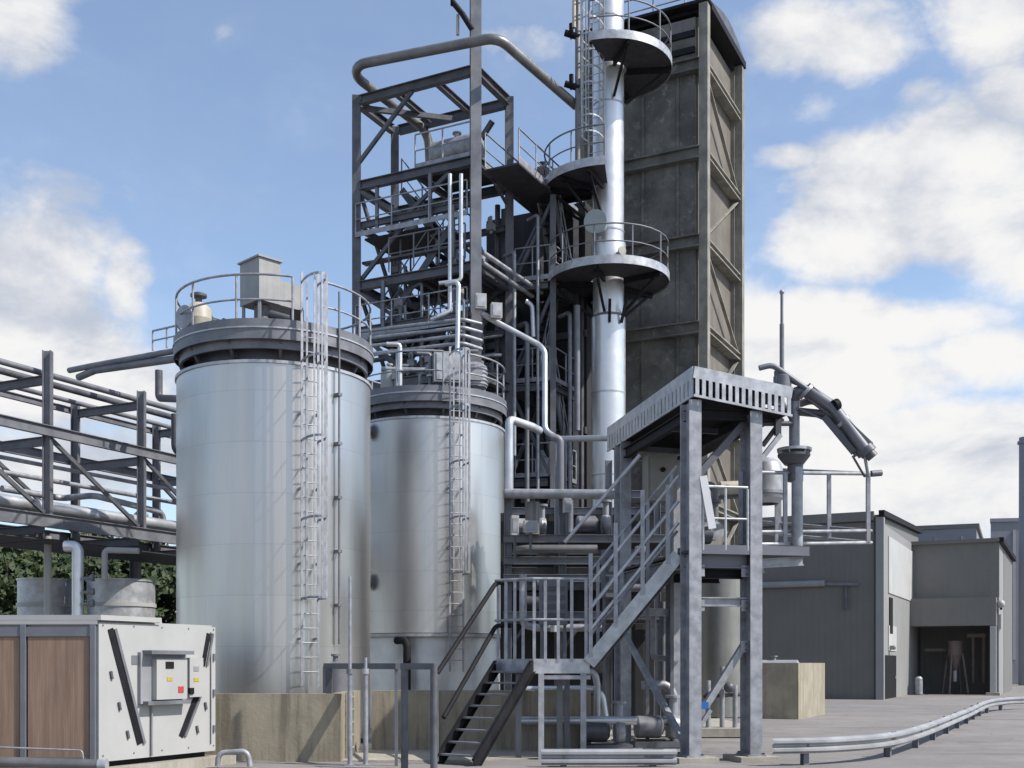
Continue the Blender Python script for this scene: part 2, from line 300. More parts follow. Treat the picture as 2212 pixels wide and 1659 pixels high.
class MB:
    def __init__(s): s.v = []; s.f = []; s.s = []
    def add(s, vs, fs, smooth=False):
        o = len(s.v); s.v += [V(p) for p in vs]; s.f += [tuple(i+o for i in f) for f in fs]; s.s += [smooth]*len(fs); return s
    def hexa(s, c, a, b, d):
        c, a, b, d = V(c), V(a), V(b), V(d)
        vs = [c-a-b-d, c+a-b-d, c+a+b-d, c-a+b-d, c-a-b+d, c+a-b+d, c+a+b+d, c-a+b+d]
        fs = [(0,3,2,1),(4,5,6,7),(0,1,5,4),(1,2,6,5),(2,3,7,6),(3,0,4,7)]
        if a.cross(b).dot(d) < 0: fs = [tuple(reversed(f)) for f in fs]
        return s.add(vs, fs)
    def box(s, x0, x1, y0, y1, z0, z1):
        return s.hexa(((x0+x1)/2, (y0+y1)/2, (z0+z1)/2), ((x1-x0)/2,0,0), (0,(y1-y0)/2,0), (0,0,(z1-z0)/2))
    def bar(s, p, q, w, h, up=None):
        """rectangular bar p->q, w across, h along up"""
        p, q = V(p), V(q); d = q-p; L = d.length
        if L < 1e-6: return s
        d = d/L; up = V(up) if up is not None else (Z if abs(d.z) < 0.95 else V((0,1,0)))
        a = d.cross(up)
        if a.length < 1e-4: a = d.cross(V((1,0,0)))
        a.normalize(); u = a.cross(d).normalized()
        return s.hexa((p+q)/2, d*L/2, a*w/2, u*h/2)
    def hsec(s, p, q, w, h, t=0.014, up=None):
        """H section p->q: flanges w wide, depth h along up"""
        p, q = V(p), V(q); d = (q-p).normalized(); up = V(up) if up is not None else (Z if abs(d.z) < 0.95 else V((0,1,0)))
        a = d.cross(up).normalized(); u = a.cross(d).normalized()
        s.bar(p+u*(h-t)/2, q+u*(h-t)/2, w, t, u); s.bar(p-u*(h-t)/2, q-u*(h-t)/2, w, t, u)
        return s.bar(p, q, t, h-2*t, u)
    def chan(s, p, q, w, h, t=0.012, side=1):
        p, q = V(p), V(q); d = (q-p).normalized(); a = d.cross(Z).normalized(); u = a.cross(d).normalized()
        s.bar(p+a*side*0, q+a*side*0, t, h-2*t, u)
        for k in (1, -1): s.bar(p+u*k*(h-t)/2+a*side*(w-t)/2, q+u*k*(h-t)/2+a*side*(w-t)/2, w, t, u)
        return s
    def tube(s, pts, r, n=10, cap=True, bend=0.0, closed=False):
        pts = [V(p) for p in pts]
        if bend > 0 and len(pts) > 2: pts = fillet(pts, bend)
        N = len(pts); vs = []; fs = []
        t0 = (pts[1]-pts[0]).normalized(); ref = Z if abs(t0.z) < 0.9 else V((1,0,0))
        a = t0.cross(ref).normalized()
        for i, p in enumerate(pts):
            if closed: t = (pts[(i+1) % N]-pts[i-1]).normalized()
            elif i == 0: t = t0
            elif i == N-1: t = (pts[i]-pts[i-1]).normalized()
            else:
                t = (pts[i+1]-pts[i]).normalized() + (pts[i]-pts[i-1]).normalized()
                t = t.normalized() if t.length > 1e-6 else (pts[i+1]-pts[i]).normalized()
            a = (a - t*a.dot(t)); a = a.normalized() if a.length > 1e-6 else t.orthogonal().normalized()
            b = t.cross(a)
            k = 1.0
            if 0 < i < N-1 and not closed:
                c = (pts[i]-pts[i-1]).normalized().dot((pts[i+1]-pts[i]).normalized()); k = 1/max(0.5, sqrt((1+c)/2)) if c > -0.9 else 1
            rr = r[i] if isinstance(r, (list, tuple)) else r
            for j in range(n):
                th = 2*pi*j/n; vs.append(p + (a*cos(th)+b*sin(th))*rr)
        m = N if closed else N-1
        for i in range(m):
            for j in range(n):
                i2 = (i+1) % N
                fs.append((i*n+j, i*n+(j+1) % n, i2*n+(j+1) % n, i2*n+j))
        s.add(vs, fs, True)
        if cap and not closed:
            s.add(vs[:n], [tuple(reversed(range(n)))]); s.add(vs[-n:], [tuple(range(n))])
        return s
    def lathe(s, c, prof, n=48, axis=None, a0=0.0, a1=2*pi, smooth=True, caps=True):
        """prof: list of (r, h) from c along axis"""
        c = V(c); ax = V(axis).normalized() if axis is not None else Z
        u = V((1,0,0)) if abs(ax.z) > 0.95 else ax.cross(Z).normalized(); w = ax.cross(u)
        full = abs(a1-a0-2*pi) < 1e-6; cnt = n if full else n+1
        for k in range(len(prof)-1):            # separate rings keep sharp profile edges
            vs = []; fs = []
            for (r, h) in (prof[k], prof[k+1]):
                for j in range(cnt):
                    th = a0+(a1-a0)*j/n; vs.append(c+ax*h+(u*cos(th)+w*sin(th))*r)
            for j in range(n):
                j2 = (j+1) % cnt
                if prof[k][0] < 1e-6: fs.append((j, cnt+j2, cnt+j))
                elif prof[k+1][0] < 1e-6: fs.append((j, j2, cnt+j))
                else: fs.append((j, j2, cnt+j2, cnt+j))
            s.add(vs, fs, smooth)
        return s
    def annulus(s, c, r0, r1, z0, z1, n=48, a0=0.0, a1=2*pi):
        c = V(c)
        prof = [(r0, z0), (r1, z0), (r1, z1), (r0, z1), (r0, z0)] if r0 > 0 else [(0, z0), (r1, z0), (r1, z1), (0, z1)]
        s.lathe(c, prof, n, None, a0, a1)
        if abs(a1-a0-2*pi) > 1e-6:
            for a in (a0, a1):
                e = V((cos(a), sin(a), 0)); q = [c+e*r0+Z*z0, c+e*r1+Z*z0, c+e*r1+Z*z1, c+e*r0+Z*z1]
                s.add(q, [(0,1,2,3)])
        return s
    def prism(s, poly, z0, z1):
        n = len(poly); vs = [V((p[0], p[1], z0)) for p in poly]+[V((p[0], p[1], z1)) for p in poly]
        fs = [tuple(reversed(range(n))), tuple(range(n, 2*n))]+[(i, (i+1) % n, n+(i+1) % n, n+i) for i in range(n)]
        return s.add(vs, fs)
    def sphere(s, c, r, n=20, sc=(1,1,1)):
        c = V(c); prof = []
        vs = []; fs = []; m = n//2
        for i in range(m+1):
            ph = -pi/2+pi*i/m
            for j in range(n):
                th = 2*pi*j/n; vs.append(c+V((cos(ph)*cos(th)*r*sc[0], cos(ph)*sin(th)*r*sc[1], sin(ph)*r*sc[2])))
        for i in range(m):
            for j in range(n): fs.append((i*n+j, i*n+(j+1) % n, (i+1)*n+(j+1) % n, (i+1)*n+j))
        return s.add(vs, fs, True)
    def build(s, name, material, parent=None):
        org = ORG.get(parent.name, V((0,0,0))) if parent is not None else None
        if org is None:
            xs = [p.x for p in s.v]; ys = [p.y for p in s.v]; zs = [p.z for p in s.v]
            org = V(((min(xs)+max(xs))/2, (min(ys)+max(ys))/2, min(zs)))
        me = bpy.data.meshes.new(name); me.from_pydata([tuple(p-org) for p in s.v], [], s.f); me.update()
        me.polygons.foreach_set('use_smooth', s.s)
        me.materials.append(M[material] if isinstance(material, str) else material)
        o = bpy.data.objects.new(name, me); COL.objects.link(o)
        if parent is None: o.location = org
        else: o.parent = parent
        ORG[o.name] = org
        return o
ORG = {}

def fillet(pts, R):
    out = [pts[0]]
    for i in range(1, len(pts)-1):
        p, a, b = pts[i], pts[i-1]-pts[i], pts[i+1]-pts[i]
        la, lb = a.length, b.length; a = a/la; b = b/lb
        ang = a.angle(b, pi)
        if ang > pi-0.03: out.append(p); continue
        d = min(R/math.tan(ang/2), la*0.48, lb*0.48); r = d*math.tan(ang/2)
        cen = p+(a+b).normalized()*(r/sin(ang/2)); s = p+a*d-cen; e = p+b*d-cen
        tot = s.angle(e, 0.0); n = max(3, int(tot/0.26)); ax = s.cross(e).normalized()
        from mathutils import Quaternion
        for k in range(n+1): out.append(cen+(Quaternion(ax, tot*k/n) @ s))
    out.append(pts[-1]); return out

def tag(o, label=None, cat=None, group=None, kind=None):
    if label: o['label'] = label
    if cat: o['category'] = cat
    if group: o['group'] = group
    if kind: o['kind'] = kind
    return o
def thing(name, loc, label, cat, group=None):
    o = bpy.data.objects.new(name, None); COL.objects.link(o); o.location = loc; o.empty_display_size = 0.2
    ORG[o.name] = V(loc); return tag(o, label, cat, group)
def part(o, label): o['label'] = label; return o

def railing(root, pts, h=1.05, mids=(0.55,), spacing=1.1, r=0.024, material='galv', closed=False, name='railing', toe=0.0):
    pts = [V(p) for p in pts]
    ob = MB().tube([p+Z*h for p in pts], r, 8, True, 0, closed).build(name, material, root)
    for hh in mids: MB().tube([p+Z*hh for p in pts], r*0.8, 8, True, 0, closed).build('mid_rail', material, ob)
    if toe:
        m = MB()
        for i in range(len(pts) if closed else len(pts)-1):
            a, b_ = pts[i], pts[(i+1) % len(pts)]; m.bar(a+Z*toe/2, b_+Z*toe/2, 0.008, toe)
        m.build('toe_board', material, ob)
    # posts
    path = pts+([pts[0]] if closed else []); acc = 0.0; nxt = 0.0; k = 0
    L = sum((path[i+1]-path[i]).length for i in range(len(path)-1)); n = max(1, round(L/spacing)); step = L/n
    for i in range(len(path)-1):
        seg = (path[i+1]-path[i]).length
        while nxt <= acc+seg+1e-6 and k <= n-(1 if closed else 0):
            p = path[i].lerp(path[i+1], min(1, max(0, (nxt-acc)/seg))) if seg > 1e-6 else path[i]
            MB().tube([p, p+Z*(h-r)], r*0.95, 8).build('post', material, ob); k += 1; nxt += step
        acc += seg
    return ob

def ladder(root, base, ztop, side, out, width=0.42, material='galv', pitch=0.3, cage=None, r=0.022, hoops=0.9, ext=0.0):
    """side: unit vector along a rung; out: unit vector away from the wall"""
    base = V(base); side = V(side).normalized(); out = V(out).normalized(); m = MB()
    zt = ztop+ext
    for k in (-1, 1):
        p = base+side*width/2*k
        m.bar(p, V((p.x, p.y, zt)), 0.05, 0.018, out)
    lad = m.build('ladder', material, root)
    n = int((ztop-base.z)/pitch)
    for i in range(1, n+1):
        p = base+Z*(i*pitch)
        MB().tube([p-side*width*0.47, p+side*width*0.47], 0.013, 6).build('rung', material, lad)
    if cage:
        z0, z1 = cage; R = 0.36
        nh = max(2, int((z1-z0)/hoops)+1)
        def hoop(z):
            return [base*1.0+Z*(z-base.z)+side*(width/2)*cos(t)*(1+0.55*sin(t))+out*(0.70*sin(t)) for t in [pi*j/12 for j in range(13)]]
        for i in range(nh):
            z = z0+(z1-z0)*i/(nh-1); mm = MB(); hp = hoop(z)
            for j in range(12): mm.bar(hp[j], hp[j+1], 0.008, 0.05)
            mm.build('cage_hoop', material, lad)
        for j in (2, 4, 6, 8, 10):
            a, b_ = hoop(z0)[j], hoop(z1)[j]
            MB().bar(a, b_, 0.04, 0.01, out).build('cage_strap', material, lad)
    return lad

def flange(m, p, axis, r, t=0.05):
    m.lathe(V(p)-V(axis).normalized()*t/2, [(0, 0), (r, 0), (r, t), (0, t)], 16, axis); return m

def pipe(name, pts, r, material, label, bend=0.25, cat='pipe', group=None, flanges=(), root=None):
    if root is None:
        o = MB().tube(pts, r, 14 if r > 0.06 else 10, True, bend)
        if flanges:
            t = thing(name, V(pts[-1]) if pts[-1][2] < pts[0][2] else V(pts[0]), label, cat, group); o.build('run', material, t)
            for (p, ax) in flanges: flange(MB(), p, ax, r*1.7).build('flange', material, t)
            return t
        return tag(o.build(name, material), label, cat, group)
    return MB().tube(pts, r, 14 if r > 0.06 else 10, True, bend).build(name, material, root)
# ------------------------------------------------------------------ site axes
EL = V((-0.894, 0.448, 0)); ER = V((0.448, 0.894, 0))      # plant grid: along the shaded and the sunlit fronts
GU = V((0.98, 0.2, 0)).normalized(); GV = V((-0.2, 0.98, 0)).normalized()   # loading gantry grid

# ------------------------------------------------------------------ ground
g = MB(); g.add([(-1500, -300, 0), (1500, -300, 0), (1500, 2600, 0), (-1500, 2600, 0)], [(0, 1, 2, 3)])
tag(g.build('ground', 'ground'), kind='structure')
p = MB(); p.prism([(-7.4, 19.55), (-0.6, 19.9), (2.6, 21.2), (2.6, 33.0), (-12.5, 33.0), (-12.5, 19.55)], 0.0, 0.02)
tag(p.build('concrete_apron', 'pad'), kind='structure')

# ------------------------------------------------------------------ tall weathered tower
TC = V((6.43, 38.0, 0)); TL, TR, TH = 4.45, 4.31, 23.75
t = thing('clad_tower', TC+EL*TL/2+ER*TR/2, 'tall square tower of dark weathered panels with a flat capped top', 'tower')
def tw(a, b, z, o=0.0, o2=0.0): return TC+EL*a+ER*b+Z*z-ER*o-EL*o2
body = MB(); body.prism([tw(0.34, 0.10, 0)[:2], tw(0.34, TR-0.1, 0)[:2], tw(TL-0.1, TR-0.1, 0)[:2], tw(TL-0.1, 0.10, 0)[:2]], 0, TH-0.3)
body.build('core', 'tower_wall', t)
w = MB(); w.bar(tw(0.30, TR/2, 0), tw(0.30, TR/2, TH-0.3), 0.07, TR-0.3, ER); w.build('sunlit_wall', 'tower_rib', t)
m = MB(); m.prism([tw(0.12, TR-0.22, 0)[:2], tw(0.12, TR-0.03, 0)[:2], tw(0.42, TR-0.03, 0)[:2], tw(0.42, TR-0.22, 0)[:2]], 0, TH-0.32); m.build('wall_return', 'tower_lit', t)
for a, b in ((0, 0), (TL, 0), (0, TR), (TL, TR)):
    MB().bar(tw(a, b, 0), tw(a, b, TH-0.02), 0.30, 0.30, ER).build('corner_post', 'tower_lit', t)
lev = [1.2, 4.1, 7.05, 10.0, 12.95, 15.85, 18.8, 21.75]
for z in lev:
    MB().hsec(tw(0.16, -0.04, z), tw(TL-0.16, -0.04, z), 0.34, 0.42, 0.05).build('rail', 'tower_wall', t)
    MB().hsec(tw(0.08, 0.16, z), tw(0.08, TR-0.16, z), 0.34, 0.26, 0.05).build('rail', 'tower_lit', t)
for i, z in enumerate(lev[:-1]):            # zig-zag bracing on the sunlit front
    z1 = lev[i+1]-0.2; z0 = z+0.2
    a, b = (tw(0.04, 0.2, z0), tw(0.04, TR-0.2, z1)) if i % 2 else (tw(0.04, TR-0.2, z0), tw(0.04, 0.2, z1))
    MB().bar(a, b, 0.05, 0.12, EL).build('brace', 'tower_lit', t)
for i, z in enumerate(lev[:-1]):            # upright laps between panels on the shaded front
    for a in (0.95, 2.2, 3.5):
        MB().bar(tw(a, 0.075, z+0.19), tw(a, 0.075, lev[i+1]-0.19), 0.10, 0.07, ER).build('panel_lap', 'tower_wall', t)
for k, z in enumerate((22.35, 22.9)):       # louvre slots under the cap
    MB().bar(tw(0.35, 0.06, z), tw(2.0, 0.06, z), 0.08, 0.2).build('louvre', 'black', t)
MB().bar(tw(-0.2, 0.0, TH+0.05), tw(TL+0.2, 0.0, TH+0.05), 0.36, 0.1).build('eaves_trim', 'black', t)
c = MB(); c.prism([tw(-0.2, 0.19, 0)[:2], tw(-0.2, TR+0.2, 0)[:2], tw(TL+0.2, TR+0.2, 0)[:2], tw(TL+0.2, 0.19, 0)[:2]], TH-0.12, TH+0.12); c.build('roof_cap', 'black', t)
vs = []; NA = 14
for a in (-0.18, TL+0.18):
    for k in range(NA+1): vs.append(tw(a, 0.2+(TR-0.02)*k/NA, TH+0.122+0.42*sin(pi*k/NA)))
c = MB(); c.add(vs, [(k, k+1, NA+2+k, NA+1+k) for k in range(NA)]+[tuple(range(NA, -1, -1)), tuple(range(NA+1, 2*NA+2))]); c.build('arched_roof', 'dark', t)
MB().tube([tw(-0.1, 0.1, 8.9, 0.25), tw(0.5, 0.1, 8.9, 0.25)], 0.06, 8).build('bracket', 'black', t)
railing(t, [tw(TL-0.2, 0.4, TH+0.1), tw(0.8, 0.4, TH+0.1)], 0.95, (0.5,), 1.3, 0.03, 'galv')

# ------------------------------------------------------------------ added dark backdrop for shaded pipework behind the tanks
FO = V((-1.09, 34.0, 0))
def fr(a, b, z): return FO+EL*a+ER*b+Z*z
t = thing('dark_backdrop', fr(-1, 4.5, 0), 'black clad block added as dark backdrop for shaded pipework behind the small tank and the column', 'building')
bo = MB(); bo.prism([fr(2.3, 4.75, 0)[:2], fr(-1.6, 4.75, 0)[:2], fr(-1.6, 6.2, 0)[:2], fr(2.3, 6.2, 0)[:2]], 0, 13.9); bo.build('wall', 'backdrop_black', t)
bo = MB(); bo.prism([fr(6.6, 4.95, 0)[:2], fr(2.32, 4.95, 0)[:2], fr(2.32, 6.1, 0)[:2], fr(6.6, 6.1, 0)[:2]], 0, 11.6); bo.build('side_backdrop', 'backdrop_black', t)
bo = MB(); bo.prism([fr(2.2, 4.85, 0)[:2], fr(-1.5, 4.85, 0)[:2], fr(-1.5, 6.1, 0)[:2], fr(2.2, 6.1, 0)[:2]], 13.92, 17.0); bo.build('upper_backdrop', 'backdrop_black', t)
for z in (3.0, 6.2, 9.4, 12.6):
    MB().bar(fr(2.25, 4.69, z), fr(-1.6, 4.69, z), 0.1, 0.22).build('girt', 'dark', t)
for a in (2.2, 1.0, -0.3, -1.45):
    MB().bar(fr(a, 4.60, 0), fr(a, 4.60, 13.8), 0.14, 0.2, ER).build('wall_post', 'dark', t)
for (a, z) in ((0.5, 7.4), (-0.9, 10.5), (-0.9, 5.0)):
    MB().bar(fr(a-0.3, 4.71, z), fr(a+0.3, 4.71, z), 0.05, 0.5).build('vent', 'galv_dull', t)

# ------------------------------------------------------------------ open steel frame
t = thing('steel_frame', FO, 'tall open frame of dark steel columns beams and stairs behind the small tank', 'steel structure')
FRM = t
cols = [(0, 0, 19.4), (4.27, 0, 19.6), (0, 2.24, 19.6), (4.27, 2.24, 19.55), (0, 4.47, 16.6)]
for k, (a, b, z) in enumerate(cols):
    if k == 0: MB().hsec(fr(a, b, 0), fr(a, b, 24.5), 0.32, 0.40, 0.03, (EL*0.55+ER*0.83)).build('mast_column', 'galv_dull', t)
    else: MB().hsec(fr(a, b, 0), fr(a, b, z), 0.26, 0.28, 0.03, (EL*0.5+ER*0.86)).build('column', 'dark', t)
def fb(a0, b0, z0, a1, b1, z1, w=0.2, h=0.28, m='dark', n='beam'):
    p, q = fr(a0, b0, z0), fr(a1, b1, z1); d = (q-p).normalized()*0.16
    MB().hsec(p+d, q-d, w, h, 0.025).build(n, m, t)
for z in (19.45, 16.75, 13.6, 10.4, 7.4):
    fb(0, 0, z, 4.27, 0, z); fb(0, 0, z, 0, 2.24, z); fb(4.27, 0, z, 4.27, 2.24, z); fb(0, 2.24, z, 4.27, 2.24, z)
    if z < 19: fb(0, 2.24, z, 0, 4.47, z)
fb(1.4, 0, 19.45, 1.4, 2.24, 19.45, 0.16, 0.2); fb(2.85, 0, 19.45, 2.85, 2.24, 19.45, 0.16, 0.2)
for z in (15.5, 12.2):
    fb(0, 0, z, 4.27, 0, z, 0.12, 0.2); fb(4.27, 0, z, 4.27, 2.24, z, 0.12, 0.2)
def br(a0, b0, z0, a1, b1, z1, w=0.09):
    MB().bar(fr(a0, b0, z0), fr(a1, b1, z1), w, w*1.3).build('brace', 'dark', t)
br(4.15, -0.02, 17.5, 2.2, -0.02, 19.3); br(4.15, 0.06, 13.8, 2.4, 0.06, 15.4); br(2.4, 0.06, 15.6, 0.9, 0.06, 16.6)
br(4.15, 0.2, 19.3, 2.0, 2.2, 19.35, 0.12); br(2.4, 2.24, 16.9, 0.6, 2.24, 19.0, 0.12); br(4.15, 2.24, 16.6, 2.2, 2.24, 14.0)
br(4.15, 0.0, 16.6, 2.6, 0.0, 15.6); br(4.15, 0, 12.2, 2.5, 0, 10.6); br(4.2, 0.0, 13.4, 2.6, 0.0, 12.3); br(2.2, 2.24, 10.6, 0.4, 2.24, 13.3)
br(0, 2.3, 13.8, 0, 4.4, 16.4); br(0, 2.3, 10.6, 0, 4.4, 13.3); br(0, 2.3, 7.6, 0, 4.4, 10.2)
def deck(poly, z, n='deck_plate'):
    m = MB(); m.prism([fr(a, b, 0)[:2] for a, b in poly], z, z+0.06); return m.build(n, 'grating', t)
deck([(2.1, 0.2), (0.18, 0.2), (0.18, 2.1), (2.1, 2.1)], 16.92)
deck([(-0.2, 0.3), (-1.3, 0.3), (-1.3, 5.3), (-0.2, 5.3)], 16.5, 'walkway')
deck([(4.1, 0.2), (1.7, 0.2), (1.7, 2.1), (4.1, 2.1)], 15.1); deck([(3.0, 0.2), (0.2, 0.2), (0.2, 2.7), (3.0, 2.7)], 13.78)
deck([(3.4, 0.2), (0.2, 0.2), (0.2, 2.7), (3.4, 2.7)], 10.6); deck([(4.1, -0.3), (0.2, -0.3), (0.2, 2.7), (4.1, 2.7)], 9.0)
# toe boards and rails
for (a0, b0, a1, b1, z) in ((4.2, -0.15, 0.2, -0.15, 15.1), (4.2, -0.15, 0.2, -0.15, 11.9), (-0.22, 0.2, -0.22, 4.3, 16.56), (4.2, 0.1, 0.3, 0.1, 9.06)):
    railing(t, [fr(a0, b0, z), fr(a1, b1, z)], 1.05, (0.55,), 1.2, 0.026, 'galv', toe=0.16)
railing(t, [fr(-1.25, 0.4, 16.56), fr(-1.25, 5.2, 16.56)], 1.05, (0.55,), 1.3, 0.026, 'galv', toe=0.25)
def flight(root, p, q, side, width, n, mt='dark', tread='grating', sw=0.22):
    """stair flight: two stringers and treads"""
    p, q = V(p), V(q); side = V(side).normalized()
    f = MB(); f.bar(p-side*width/2, q-side*width/2, 0.05, sw); ob = f.build('stringer', mt, root)
    MB().bar(p+side*width/2, q+side*width/2, 0.05, sw).build('stringer', mt, root)
    d = V((q-p)); hd = V((d.x, d.y, 0)).normalized()
    for i in range(n):
        c = p.lerp(q, (i+0.5)/n)
        MB().bar(c-side*(width/2-0.03), c+side*(width/2-0.03), 0.24, 0.03).build('tread', tread, root)
for (a0, b0, z0, a1, b1, z1) in ((3.6, 0.7, 9.06, 1.4, 0.7, 11.9), (1.2, 1.5, 10.66, 3.4, 1.5, 13.7), (3.5, 0.7, 12.2, 1.0, 0.7, 15.1), (1.0, 1.5, 13.84, 3.3, 1.5, 16.9)):
    flight(t, fr(a0, b0, z0), fr(a1, b1, z1), ER, 0.75, 10)
    railing(t, [fr(a0, b0-0.38, z0), fr(a1, b1-0.38, z1)], 1.0, (0.5,), 1.2, 0.024, 'galv_dull', name='stair_rail')
fb(0, 0.0, 11.85, 4.27, 0.0, 11.85, 0.12, 0.16); fb(0, 2.24, 15.5, 4.27, 2.24, 15.5, 0.12, 0.2); fb(0, 2.24, 12.2, 4.27, 2.24, 12.2, 0.12, 0.2)
fb(2.1, 0, 16.75, 2.1, 2.24, 16.75, 0.12, 0.2); fb(2.1, 0, 13.6, 2.1, 2.24, 13.6, 0.12, 0.2)
br(4.15, 2.2, 10.6, 2.4, 2.2, 12.1); br(4.2, 0.1, 10.2, 2.2, 0.1, 9.1); br(2.1, 0.05, 10.5, 0.4, 0.05, 12.0); br(2.1, 2.2, 12.3, 0.4, 2.2, 13.5); br(4.1, 0.15, 9.1, 4.1, 2.1, 10.3)
br(0.02, 0.2, 17.0, 0.02, 2.1, 16.2, 0.07); br(4.25, 0.2, 16.6, 4.25, 2.1, 13.8); br(4.25, 0.2, 13.4, 4.25, 2.1, 10.6)
deck([(4.0, 0.2), (2.2, 0.2), (2.2, 2.1), (4.0, 2.1)], 11.95)
railing(t, [fr(4.1, 2.2, 15.16), fr(1.8, 2.2, 15.16)], 1.05, (0.55,), 1.0, 0.026, 'galv_dull'); railing(t, [fr(3.0, -0.1, 13.84), fr(0.3, -0.1, 13.84)], 1.05, (0.55,), 1.0, 0.026, 'galv_dull')
railing(t, [fr(2.2, 0.15, 16.98), fr(0.25, 0.15, 16.98)], 1.05, (0.55,), 1.0, 0.026, 'galv', toe=0.15); railing(t, [fr(3.3, 2.6, 10.66), fr(0.4, 2.6, 10.66)], 1.05, (0.55,), 1.0, 0.026, 'galv_dull')
for k, a in enumerate((0.55, 1.05, 1.6, 2.3)):
    MB().tube([fr(a, 2.5, 7.5), fr(a, 2.5, (16.4, 14.8, 13.2, 11.4)[k])], (0.09, 0.06, 0.11, 0.08)[k], 10).build('standpipe', 'dark', t)
for (a, b_, z) in ((0.9, 0.5, 13.0), (1.9, 1.9, 16.2), (2.9, 0.4, 12.9), (1.5, 2.3, 11.2)): MB().hexa(fr(a, b_, z), EL*0.16, ER*0.12, Z*0.2).build('switch_box', 'grey', t)
MB().bar(fr(0.3, 2.62, 8.0), fr(0.3, 2.62, 16.3), 0.34, 0.06, ER).build('cable_ladder', 'galv_dull', t); MB().bar(fr(4.2, 0.32, 14.4), fr(0.3, 0.32, 14.4), 0.25, 0.07).build('cable_tray', 'dark', t); MB().bar(fr(4.2, 0.32, 11.3), fr(0.3, 0.32, 11.3), 0.25, 0.07).build('cable_tray', 'dark', t)
for (a, b_) in ((-1.35, 4.4), (-1.35, 2.6)): MB().hsec(fr(a, b_, 0), fr(a, b_, 16.4), 0.18, 0.2, 0.02, (EL*0.5+ER*0.86)).build('column', 'dark', t)
for z in (13.6, 10.4, 7.4, 4.6):
    fb(0, 4.47, z, -1.35, 4.4, z, 0.16, 0.22); fb(0, 2.24, z, -1.35, 2.6, z, 0.16, 0.22); fb(-1.35, 2.6, z, -1.35, 4.4, z, 0.16, 0.22)
    deck([(-0.15, 2.5), (-1.25, 2.7), (-1.25, 4.3), (-0.15, 4.3)], z+0.13)
    railing(t, [fr(-0.15, 2.35, z+0.19), fr(-1.3, 2.5, z+0.19)], 1.05, (0.55,), 0.6, 0.026, 'galv', toe=0.14); railing(t, [fr(-1.4, 2.7, z+0.19), fr(-1.4, 4.3, z+0.19)], 1.05, (0.55,), 0.9, 0.026, 'galv', toe=0.14)
for (a0, b0, z0, a1, b1, z1) in ((-0.5, 2.9, 10.6, -0.5, 4.2, 13.6), (-1.0, 4.2, 7.6, -1.0, 2.9, 10.5), (-0.5, 2.9, 4.8, -0.5, 4.2, 7.5), (-1.0, 4.2, 13.8, -1.0, 2.9, 16.4)):
    flight(t, fr(a0, b0, z0), fr(a1, b1, z1), EL, 0.55, 10, 'galv_dull')
    railing(t, [fr(a0-0.3, b0, z0), fr(a1-0.3, b1, z1)], 1.0, (0.5,), 0.9, 0.024, 'galv', name='stair_rail')
br(-0.1, 2.4, 13.8, -1.3, 2.6, 16.2, 0.08); br(-0.1, 2.4, 10.6, -1.3, 2.6, 13.3, 0.08); br(-1.3, 2.5, 7.6, -0.1, 2.3, 10.2, 0.08)
for k, (a, b_, z0, z1, r, mt) in enumerate(((-0.35, 1.9, 8.2, 14.6, 0.06, 'galv'), (-0.65, 2.2, 5.0, 12.4, 0.08, 'galv_dull'), (-0.95, 2.35, 7.0, 15.8, 0.05, 'galv'), (-1.5, 3.6, 5.5, 13.0, 0.07, 'galv'), (0.25, -0.25, 8.0, 12.6, 0.05, 'galv'), (1.1, -0.2, 8.2, 11.0, 0.06, 'galv'), (1.9, 0.05, 9.0, 13.4, 0.05, 'galv_dull'), (2.7, 0.1, 9.0, 12.8, 0.07, 'galv_dull'))):
    MB().tube([fr(a, b_, z0), fr(a, b_, z1), fr(a+0.5, b_+0.3, z1)], r, 10, True, 0.15).build('standpipe', mt, t)
for k in range(7):
    z = 8.3+k*0.62; MB().tube([fr(3.9-0.3*(k % 3), 1.2+0.12*k, z), fr(0.3, 1.2+0.12*k, z), fr(0.1, 1.9, z)], 0.04+0.012*(k % 3), 10, True, 0.12).build('level_pipe', ('galv', 'galv_dull', 'pipe')[k % 3], t)
for (a, b_, z) in ((0.6, 0.9, 10.9), (2.9, 0.8, 10.9), (1.4, 1.3, 14.1), (0.7, 1.6, 14.2), (3.0, 1.2, 15.4), (-0.7, 3.3, 11.0), (-0.6, 3.4, 8.0)):
    MB().lathe(fr(a, b_, z-0.2), [(0, 0), (0.22, 0.02), (0.24, 0.5), (0.14, 0.62), (0.06, 0.8), (0, 0.8)], 16).build('filter_pot', 'galv', t)
rnd = random.Random(21)
for k in range(46):
    a, b_, z = rnd.uniform(0.2, 3.6), rnd.uniform(0.1, 2.6), rnd.uniform(9.2, 16.2); mt = rnd.choice(('galv_dull', 'galv', 'dark', 'galv_dull')); r = rnd.uniform(0.025, 0.06); L = rnd.uniform(0.6, 1.9); ty = k % 4
    pts = {0: [(a, b_, z), (a, b_, z-L), (a+0.4, b_, z-L)], 1: [(a, b_, z), (min(4.1, a+L), b_, z), (min(4.1, a+L), b_, z-0.7)], 2: [(a, b_, z), (a, b_-0.5, z), (a, b_-0.5, z+L)], 3: [(a, b_, z), (a+0.7, b_, z), (a+0.7, b_+0.4, z), (a+0.7, b_+0.4, z-L)]}[ty]
    MB().tube([fr(*q_) for q_ in pts], r, 8, True, 0.1).build('conduit', mt, t)
